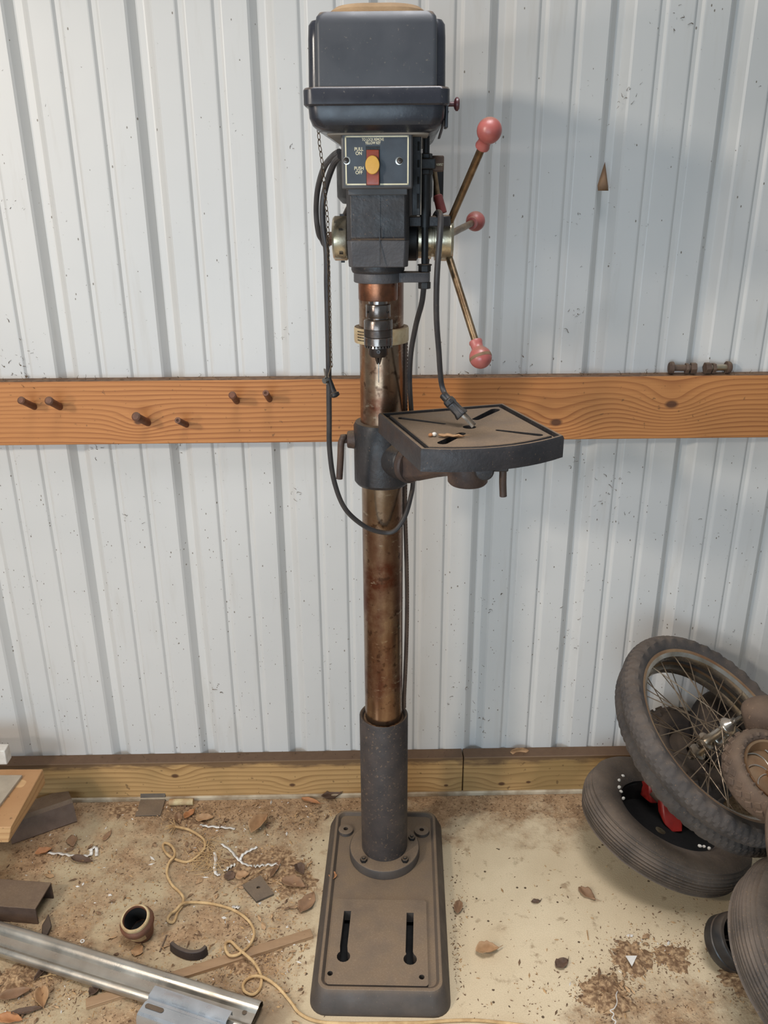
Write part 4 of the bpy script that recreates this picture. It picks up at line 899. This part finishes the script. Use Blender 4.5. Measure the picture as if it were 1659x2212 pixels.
# ================================================================== bolts lying on the girt
ZG = 1.1025
def lying_bolt(px, lab, flip):
    c = atY(px, 795, 1.775); e = empty('rusty_bolt', (c.x, 1.775, ZG + .0135), R(4 if flip else -5)); tag(e, lab, 'bolt')
    s = -1 if flip else 1
    MB().cyl((-.026 * s, 0, 0), (-.019 * s, 0, 0), .0132, n=18).lathe([(.0132, 0), (.011, .003), (.004, .0045)], frame((-.026 * s, 0, 0), (-s, 0, 0)), 18).build('head', 'rustbrown', e, bevel=.0008)
    MB().cyl((-.020 * s, 0, 0), (.026 * s, 0, 0), .0068, n=14).build('shank', 'zinc' if flip else 'rustbrown', e)
    MB().hexa((.006 * s, 0, -.0012), (.013 * s, 0, -.0012), .0122).build('nut', 'rustbrown', e, bevel=.0008)
    MB().hexa((.017 * s, 0, -.0005), (.029 * s, 0, -.0005), .0128).build('nut', 'rustbrown', e, bevel=.0008)
lying_bolt(1474, 'rusty bolt with two nuts lying on the wall board, nearer the drill press', False)
lying_bolt(1550, 'rusty bolt with pale shank lying on the wall board, farther from the drill press', True)

# ================================================================== leaves, scraps and litter
def leaf_mesh(l, w, curl, fold, seed):
    rnd = random.Random(seed); vs = []; n = 9; c = 4
    for i in range(n + 1):
        t = i / n; ww = w * (math.sin(PI * min(1, t ** .8 * .96 + .03)) ** .8) * (1 + .12 * rnd.uniform(-1, 1))
        for j in range(-c, c + 1):
            u = j / c; z = fold * abs(u) ** 1.3 * ww + curl * l * (2 * t - 1) ** 2 * .5 + .05 * w * math.sin(7 * t + 3 * u + seed) + .0010 * math.cos(t * 40) * abs(u)
            vs.append(Vector(((t - .5) * l * (1 - .15 * abs(curl)), u * ww * .5 * (1 - .25 * abs(fold)), z)))
    k = 2 * c + 1; fs = [(i * k + j, i * k + j + 1, (i + 1) * k + j + 1, (i + 1) * k + j) for i in range(n) for j in range(2 * c)]
    z0 = min(v.z for v in vs); vs = [v - Vector((0, 0, z0)) for v in vs]
    return MB().add(vs, fs)
def leaf(pos, l, w, ang, mat, curl, fold, lab, seed, tilt=0.0, stem=True, name='dry_leaf'):
    e = empty(name, pos); e.rotation_euler = (tilt, 0, R(ang)); tag(e, lab, 'leaf', 'dry leaves lying about')
    b = leaf_mesh(l, w, curl, fold, seed).build('blade', mat, e, smooth=60); so = b.modifiers.new('skin', 'SOLIDIFY'); so.thickness = .0005; so.offset = 1
    if stem:
        z = curl * l * .5 + .0006
        MB().tube(smooth_path([(l * .40, 0, max(.0008, z * .8)), (l * .52, .001, max(.0008, z)), (l * .68, .005, max(.001, z * .9))], 4), .0006, 5).build('stem', mat, e)
for a in (
 ((561, 1786), .075, .046, 62, 'leaf1', .25, .55, 'large curled tan leaf standing up behind the square steel plate'),
 ((524, 1893), .034, .026, 25, 'leaf1', .15, .2, 'pale tan oval leaf touching the corner of the square steel plate'),
 ((497, 1892), .030, .026, 80, 'leaf4', .1, .1, 'dark round leaf left of the pale oval leaf by the square plate'),
 ((1268, 1932), .046, .026, -50, 'leaf2', .10, .15, 'brown teardrop leaf lying alone on bare concrete below the trailer tyre'),
 ((1052, 2058), .052, .034, 8, 'leaf1', .35, .5, 'crumpled pale leaf off the front right corner of the press base'),
 ((1214, 2083), .034, .024, 30, 'leaf4', .15, .3, 'dark brown leaf on concrete between crumpled leaf and white triangle'),
 ((1158, 1948), .022, .013, 10, 'leaf4', .1, .2, 'tiny dark leaf chip on the concrete between base and teardrop leaf'),
 ((990, 1962), .040, .022, 75, 'leaf2', .2, .4, 'brown leaf lying against the right edge of the press base'),
 ((634, 1912), .060, .036, -20, 'leaf2', .2, .3, 'flat brown torn leaf in the debris left of the press base'),
 ((664, 1952), .062, .036, 65, 'leaf2', .12, .2, 'long grey brown leaf next to the left edge of the press base'),
 ((648, 1882), .038, .026, -60, 'leaf4', .3, .4, 'dark curled leaf above the torn brown leaf left of the base'),
 ((596, 1880), .062, .014, 70, 'leaf2', .2, .5, 'narrow folded brown leaf standing right of the square steel plate'),
 ((95, 1843), .040, .024, 30, 'leaf3', .35, .4, 'orange tan curled leaf in the corner below the sawn timber'),
 ((177, 1860), .056, .022, -12, 'leaf4', .2, .4, 'dark brown torn leaf beside the white plastic strip near the timber'),
 ((156, 1818), .040, .026, -65, 'leaf2', .08, .1, 'flat brown leaf print in the dust right of the angle iron'),
 ((232, 1806), .036, .016, 75, 'leaf2', .08, .1, 'small flat teardrop leaf below the bent plate'),
 ((443, 1771), .046, .032, 15, 'leaf1', .2, .3, 'broad tan leaf in the heap near the pipe stub'),
 ((410, 1762), .040, .022, 60, 'leaf3', .4, .5, 'yellowish curled leaf at the head of the leaf heap by the pipe stub'),
 ((386, 1772), .042, .022, -70, 'leaf2', .3, .4, 'brown folded leaf between the bent plate and the rope end'),
 ((298, 2054), .030, .026, 80, 'leaf1', .1, .15, 'small tan leaf lying in front of the pipe fitting'),
 ((34, 2153), .060, .028, 20, 'leaf2', .3, .5, 'brown curled leaf below the galvanised track at the left edge'),
 ((92, 2160), .050, .030, -65, 'leaf1', .3, .5, 'tan leaf on end below the galvanised track, right of the brown curled one'),
 ((24, 2203), .050, .026, -10, 'leaf3', .2, .2, 'pinkish orange leaf in the front left corner'),
 ((60, 2186), .060, .016, 12, 'leaf4', .2, .4, 'long dark leaf above the pinkish leaf in the front left corner'),
 ((672, 1733), .056, .018, -22, 'leaf3', .15, .4, 'tan leaf sliver lying against the sill board left of the column'),
 ((717, 1726), .060, .024, 18, 'leaf4', .5, .6, 'dark arched leaf by the sill board just left of the column'),
 ((96, 2098), .060, .014, 70, 'leaf4', .2, .6, 'dark rolled leaf below the track near the pale fibres'),
 ((205, 2143), .026, .022, 60, 'leaf4', .4, .5, 'small dark red leaf at the tip of the wooden lath'),
):
    leaf(F(*a[0], .0012), *a[1:], seed=len(a[7]))
p = Lz(719, 1892, .0385); leaf(PM @ p, .026, .020, 95, 'leaf3', .15, .2, 'small orange leaf lying in the channel of the press base', 3)
p = Lz(975, 944, ZT + .0002); leaf(PM @ p, .042, .013, -8, 'leaf1', .12, .3, 'narrow tan leaf lying on the drill press table', 5)
p = PM @ Lz(938, 938, ZT + .003)
sh = empty('snail_shell', p); tag(sh, 'tiny white and brown shell on the table beside the narrow leaf', 'shell')
blob(.0042, 5).build('shell', 'white', sh); o = blob(.0036, 8).build('shell_tip', 'leaf3', sh); o.location = (-.006, -.001, -.0006)
e = atY(1303, 382, WALL_Y - .006)
lf = empty('dry_leaf', e); tag(lf, 'brown triangular leaf stuck on the steel wall right of the red handles', 'leaf', 'dry leaves lying about')
MB().add([(-.009, -.002, -.026), (.012, -.004, -.026), (.012, .001, -.018), (.001, .0, .028), (-.010, .001, -.016), (.001, -.005, -.012)], [(0, 1, 5), (1, 2, 5), (2, 3, 5), (3, 4, 5), (4, 0, 5)]).build('blade', 'leaf2', lf, smooth=60).modifiers.new('skin', 'SOLIDIFY').thickness = .0006
p = atY(1122, 1612, 1.781); leaf(Vector((p.x, 1.779, .118)), .052, .022, 6, 'leaf1', .1, .4, 'tan leaf standing on the sill board against the wall', 9, R(62), False)
# white plastic strips
def strip(pxs, w, lab, zig=.0015, mat='white'):
    pts = smooth_path([F(px, py, .0015) for px, py in pxs], 8); vs = []; n = len(pts)
    for i, q in enumerate(pts):
        d = (pts[min(i + 1, n - 1)] - pts[max(i - 1, 0)]).normalized(); s_ = d.cross(Vector((0, 0, 1))); z = zig * (1 + math.sin(i * 1.3)) + .0006
        vs += [q + s_ * w / 2 + Vector((0, 0, z)), q - s_ * w / 2 + Vector((0, 0, z * .6))]
    o = MB().add(vs, [(2 * i, 2 * i + 1, 2 * i + 3, 2 * i + 2) for i in range(n - 1)]).build('plastic_strip', mat, smooth=40)
    so = o.modifiers.new('skin', 'SOLIDIFY'); so.thickness = .0005; so.offset = 1
    tag(o, lab, 'plastic strip', 'white plastic strips in the litter')
strip([(432, 1783), (450, 1786), (480, 1788), (508, 1791)], .0075, 'straight crinkled white plastic strip between the rope end and big leaf')
strip([(104, 1844), (135, 1846), (158, 1850), (180, 1850), (196, 1848), (198, 1836), (208, 1832), (209, 1850)], .0075, 'long bent white plastic strip near the sawn timber', .002)
strip([(478, 1824), (498, 1838), (512, 1855), (527, 1867), (545, 1872)], .006, 'white plastic strip branching in the debris below the big leaf')
strip([(556, 1831), (540, 1838), (524, 1848), (519, 1860)], .006, 'short white plastic strip meeting the branching one at an angle')
strip([(464, 1842), (466, 1860), (464, 1876), (467, 1889), (476, 1891)], .007, 'hooked white plastic strip beside the fibre tangle')
strip([(484, 1884), (496, 1875), (508, 1869)], .008, 'short crimped white plastic strip above the dark round leaf', .003)
strip([(548, 1873), (560, 1872), (580, 1870), (606, 1868)], .008, 'crimped white plastic strip above the square steel plate', .003)
strip([(502, 1960), (508, 1961), (518, 1962)], .008, 'stubby white plastic bit beside the rope, left of the base', .002)
# white triangle and thread on the right
tr = [F(1350, 2073, 0), F(1375, 2073, 0), F(1364, 2096, 0)]
tag(MB().loft([[q + Vector((0, 0, z)) for q in tr] for z in (.010, .0112)]).build('white_shard', 'white', smooth=0), 'white triangular plastic shard on the dirt patch at right', 'shard')
tag(MB().loft([[F(px, py, z) for px, py in ((1355, 2018), (1368, 2019), (1366, 2024), (1356, 2024))] for z in (.001, .002)]).build('white_chip', 'white', smooth=0), 'small white chip just above the white triangular shard', 'chip')
pts = [F(1334, 2141, .004), F(1331, 2150, .012), F(1333, 2165, .015), F(1327, 2178, .016), F(1318, 2183, .016), F(1326, 2190, .014), F(1322, 2200, .012), F(1330, 2206, .010), F(1327, 2214, .008)]
tag(MB().tube(smooth_path(pts, 5), .0011, 6).build('white_thread', 'white'), 'thin curly white thread lying on the dirt heap near the bottom edge', 'thread')
pts = [F(116, 2100, .003), F(113, 2092, .006), F(108, 2086, .004), F(118, 2088, .006), F(124, 2098, .004)]
fb = MB()
for i in range(14): 
    q = F(110 + random.gauss(0, 6), 2100 + random.gauss(0, 7), .004); fb.tube([q, q + Vector((random.gauss(0, .01), random.gauss(0, .01), .004))], .0009, 4)
tag(fb.build('pale_fibres', 'rope'), 'tuft of pale fibres below the galvanised track', 'fibres', kind='stuff')
ring_ = F(178, 2033, .0015); tag(MB().lathe([(.0036 + .0014 * math.cos(t), .0014 * math.sin(t)) for t in [2 * PI * i / 8 for i in range(8)]], frame(ring_, (0.1, 0, 1)), 20, closed=True).build('plastic_ring', 'white'), 'tiny white plastic ring on the floor above the galvanised track', 'ring')
# small pale stick and nail-like slivers
for (qa, qb, r, mat, lab) in (((1268, 2010), (1271, 2030), .0012, 'crumb', 'straw coloured sliver on the concrete above the white shard'), ((345, 2056), (360, 2020), .0016, 'rustbrown', 'rusty nail lying between the pipe fitting and rubber strip'), ((505, 1920), (581, 1868), .0008, 'crumb', 'long thin straw crossing the square steel plate')):
    z = .0075 if 'straw cross' in lab or 'crossing' in lab else r
    tag(MB().tube([F(*qa, z), F(*[(u + v) / 2 for u, v in zip(qa, qb)], z), F(*qb, z)], r, 6).build('sliver' if mat == 'crumb' else 'rusty_nail', mat), lab, 'sliver' if mat == 'crumb' else 'nail')
# dirt heaps
def heap(px, py, rx, ry, h, seed, lab):
    c = F(px, py, 0); vs = []; fs = []; n, m = 60, 9
    for j in range(m + 1):
        t = j / m
        for i in range(n):
            a = 2 * PI * i / n; k = .85 + .40 * noise.noise((math.cos(a) * 1.7 + seed, math.sin(a) * 1.7, seed)) + .28 * noise.noise((math.cos(a) * 5, math.sin(a) * 5 + seed, 2)) + .2 * noise.noise((math.cos(a) * 14, math.sin(a) * 14, seed)); 
            x = t * rx * k * math.cos(a); y = t * ry * k * math.sin(a)
            z = h * (1 - t ** 1.5) * (.55 + .9 * noise.noise((x * 60 + seed, y * 60, 1)) + .5 * noise.noise((x * 170, y * 170, seed)))
            vs.append((c.x + x, c.y + y, max(.0004, z) if t < .98 else -.0005))
    for j in range(m):
        for i in range(n): fs.append((j * n + i, j * n + (i + 1) % n, (j + 1) * n + (i + 1) % n, (j + 1) * n + i))
    tag(MB().add(vs, fs).build('dirt_heap', 'dirt', smooth=70), lab, 'dirt', kind='stuff')
heap(1310, 2150, .062, .050, .016, 1, 'heap of dark dirt near the bottom edge, right of the press base')
heap(1362, 2068, .052, .050, .011, 2, 'patch of brown dirt under the white triangular shard')
heap(1452, 2068, .045, .040, .006, 3, 'thin patch of brown dirt right of the white shard')
heap(520, 2078, .040, .032, .005, 4, 'dark dirt stain between the two rope loops')
heap(34, 2118, .050, .040, .012, 5, 'heap of sawdust and dirt below the track at the left edge')
heap(300, 1750, .09, .028, .006, 6, 'band of dark dirt under the bent plate along the sill')
heap(410, 1775, .06, .030, .008, 7, 'dirt under the leaf heap near the pipe stub')
heap(560, 1868, .11, .060, .004, 8, 'dirt around the square steel plate')
heap(1600, 2118, .045, .040, .010, 9, 'dirt at the foot of the grey ribbed tyre')
heap(640, 1905, .055, .055, .006, 10, 'dirt along the left edge of the press base')
# crumbs, sawdust and grit: too many to count
def crumbs(n, spots, mat, lab, lo=.0005, hi=.0020, seed=1, nm='sawdust'):
    rnd = random.Random(seed); mb = MB()
    for _ in range(n):
        px, py, sx, sy = rnd.choice(spots); p = F(px + rnd.gauss(0, sx), min(2230, max(1722, py + rnd.gauss(0, sy))), 0)
        if p.y > 1.745 or (abs(p.x - .01) < .15 and 1.115 < p.y < 1.67): continue
        s_ = rnd.uniform(lo, hi) * (2.0 if rnd.random() < .08 else 1); a = rnd.uniform(0, PI); l = rnd.uniform(1, 2.6); c, d = math.cos(a), math.sin(a)
        q = [(l * s_, 0), (0, s_ * .7), (-l * s_, 0), (0, -s_ * .7)]
        mb.add([(p.x + x * c - y * d, p.y + x * d + y * c, .0003) for x, y in q] + [(p.x, p.y, s_ * rnd.uniform(.5, 1.3))], [(0, 1, 4), (1, 2, 4), (2, 3, 4), (3, 0, 4)])
    tag(mb.build(nm, mat, smooth=0), lab, 'debris', kind='stuff')
LS = [(560, 1850, 90, 55), (600, 1900, 60, 40), (440, 1800, 60, 40), (660, 1760, 80, 22), (380, 1750, 90, 20), (150, 1850, 100, 40), (80, 2150, 70, 40), (430, 2000, 140, 70), (600, 2050, 50, 70), (300, 2130, 90, 30), (520, 2080, 40, 30), (200, 1950, 120, 60)]
RS = [(1310, 2145, 34, 20), (1310, 2145, 30, 24), (1362, 2062, 30, 22), (1362, 2068, 26, 26), (1452, 2066, 24, 18), (1600, 2115, 20, 24), (990, 1960, 14, 90), (980, 2100, 10, 40), (1310, 2140, 50, 30), (1360, 2060, 50, 34), (1450, 2065, 40, 26), (1590, 2120, 40, 40), (1200, 2150, 120, 40), (1250, 1950, 150, 90), (1150, 1745, 120, 14), (1500, 2000, 60, 40), (1450, 2160, 120, 30)]
crumbs(4200, LS, 'crumb', 'pale sawdust and chips strewn over the floor left of the press', seed=1)
crumbs(3000, LS, 'crumbdark', 'dark grit strewn over the floor left of the press', seed=2, nm='grit')
crumbs(900, RS, 'crumb', 'pale sawdust on the floor right of the press', seed=3)
crumbs(1900, RS, 'crumbdark', 'dark grit on the floor right of the press', seed=4, nm='grit')
crumbs(240, LS + RS[:5], 'white', 'small white flakes in the floor litter', .001, .0026, seed=5, nm='white_flakes')
# litter of leaf bits and twigs
rnd = random.Random(11); mb = MB()
for _ in range(260):
    px, py, sx, sy = rnd.choice(LS[:10] + RS[:3]); p = F(px + rnd.gauss(0, sx), min(2230, max(1724, py + rnd.gauss(0, sy))), 0)
    if p.y > 1.74 or (abs(p.x - .01) < .15 and 1.115 < p.y < 1.67): continue
    l = rnd.uniform(.004, .012); w = l * rnd.uniform(.15, .5); a = rnd.uniform(0, 2 * PI); m = Matrix.Translation((p.x, p.y, .001)) @ Matrix.Rotation(a, 4, 'Z') @ Matrix.Rotation(rnd.uniform(-.3, .3), 4, 'X')
    mb.add([(-l, 0, .001), (-l * .3, w, .002), (l * .6, w * .7, .004), (l, 0, .001), (l * .4, -w, .001), (-l * .5, -w * .8, .003), (0, 0, .005)], [(i, (i + 1) % 6, 6) for i in range(6)], m)
tag(mb.build('leaf_litter', 'leafbits', smooth=0), 'broken leaf bits strewn through the floor debris', 'debris', kind='stuff')
# cobweb litter and fly dirt stuck on the wall and the boards
rnd = random.Random(5); mb = MB()
def flake(c, l, ny=-1):
    a = rnd.uniform(0, PI); pts_ = [c]
    for k in range(rnd.randint(1, 3)):
        a += rnd.gauss(0, .8); pts_.append(pts_[-1] + Vector((math.cos(a), rnd.uniform(-.25, 0), math.sin(a))) * l)
    mb.tube(pts_, l * rnd.uniform(.10, .22), 4, lambda t: 1 - .6 * t)
    if rnd.random() < .35: mb.add([c + Vector((rnd.gauss(0, 1), -.2, rnd.gauss(0, 1))) * l * .5 for _ in range(3)], [(0, 1, 2)])
for px, py, n, s in ((1040, 1555, 14, 14), (1050, 1300, 10, 16), (1330, 1060, 16, 26), (1250, 1000, 10, 20), (1240, 690, 10, 14), (10, 450, 8, 14), (628, 318, 4, 5), (20, 790, 20, 40), (60, 810, 16, 30), (600, 725, 8, 12), (1330, 1100, 10, 30), (1560, 1130, 8, 30), (1240, 1380, 8, 16), (1330, 220, 8, 18), (1360, 200, 6, 14), (1480, 40, 8, 18), (1270, 460, 4, 10), (1000, 1470, 14, 40), (1565, 1375, 6, 8), (1230, 1300, 8, 30), (320, 1090, 6, 20), (270, 1130, 4, 10), (640, 1060, 6, 8), (700, 1450, 5, 12), (470, 1490, 6, 14), (1120, 780, 6, 20), (200, 975, 8, 8), (390, 965, 8, 5), (990, 880, 8, 30)):
    for _ in range(n):
        qx, qy = px + rnd.gauss(0, s), py + rnd.gauss(0, s); board = 818 < qy < 950
        if qy > 1600 or qy < 5: continue
        flake(atY(qx, qy, 1.7555 if board else WALL_Y - .0012), rnd.uniform(.0015, .0042))
for _ in range(1700):
    qx, qy = rnd.uniform(0, 1659), rnd.uniform(0, 1) ** .62 * 1610
    if 812 < qy < 965: continue
    flake(atY(qx, qy, WALL_Y - .0008), rnd.uniform(.0006, .0017))
o = mb.build('wall_litter', 'web', wall, smooth=0, kind='stuff'); o.location = (0, -WALL_Y, 0)
mb = MB(); 
for _ in range(150):
    x = rnd.uniform(-1.2, 1.2); c = Vector((x, rnd.uniform(1.760, 1.792), 1.1028)); flake(c, rnd.uniform(.0015, .005))
for _ in range(90):
    flake(Vector((rnd.uniform(-1.0, 1.0), rnd.uniform(1.760, 1.790), .1175)), rnd.uniform(.0015, .004))
for _ in range(60):
    q = atY(rnd.uniform(0, 1659), rnd.uniform(830, 950), 1.7565); flake(q, rnd.uniform(.0008, .0022))
tag(mb.build('board_litter', 'web', smooth=0), 'dirt crumbs and twigs lying along the tops of the boards', 'debris', kind='stuff')
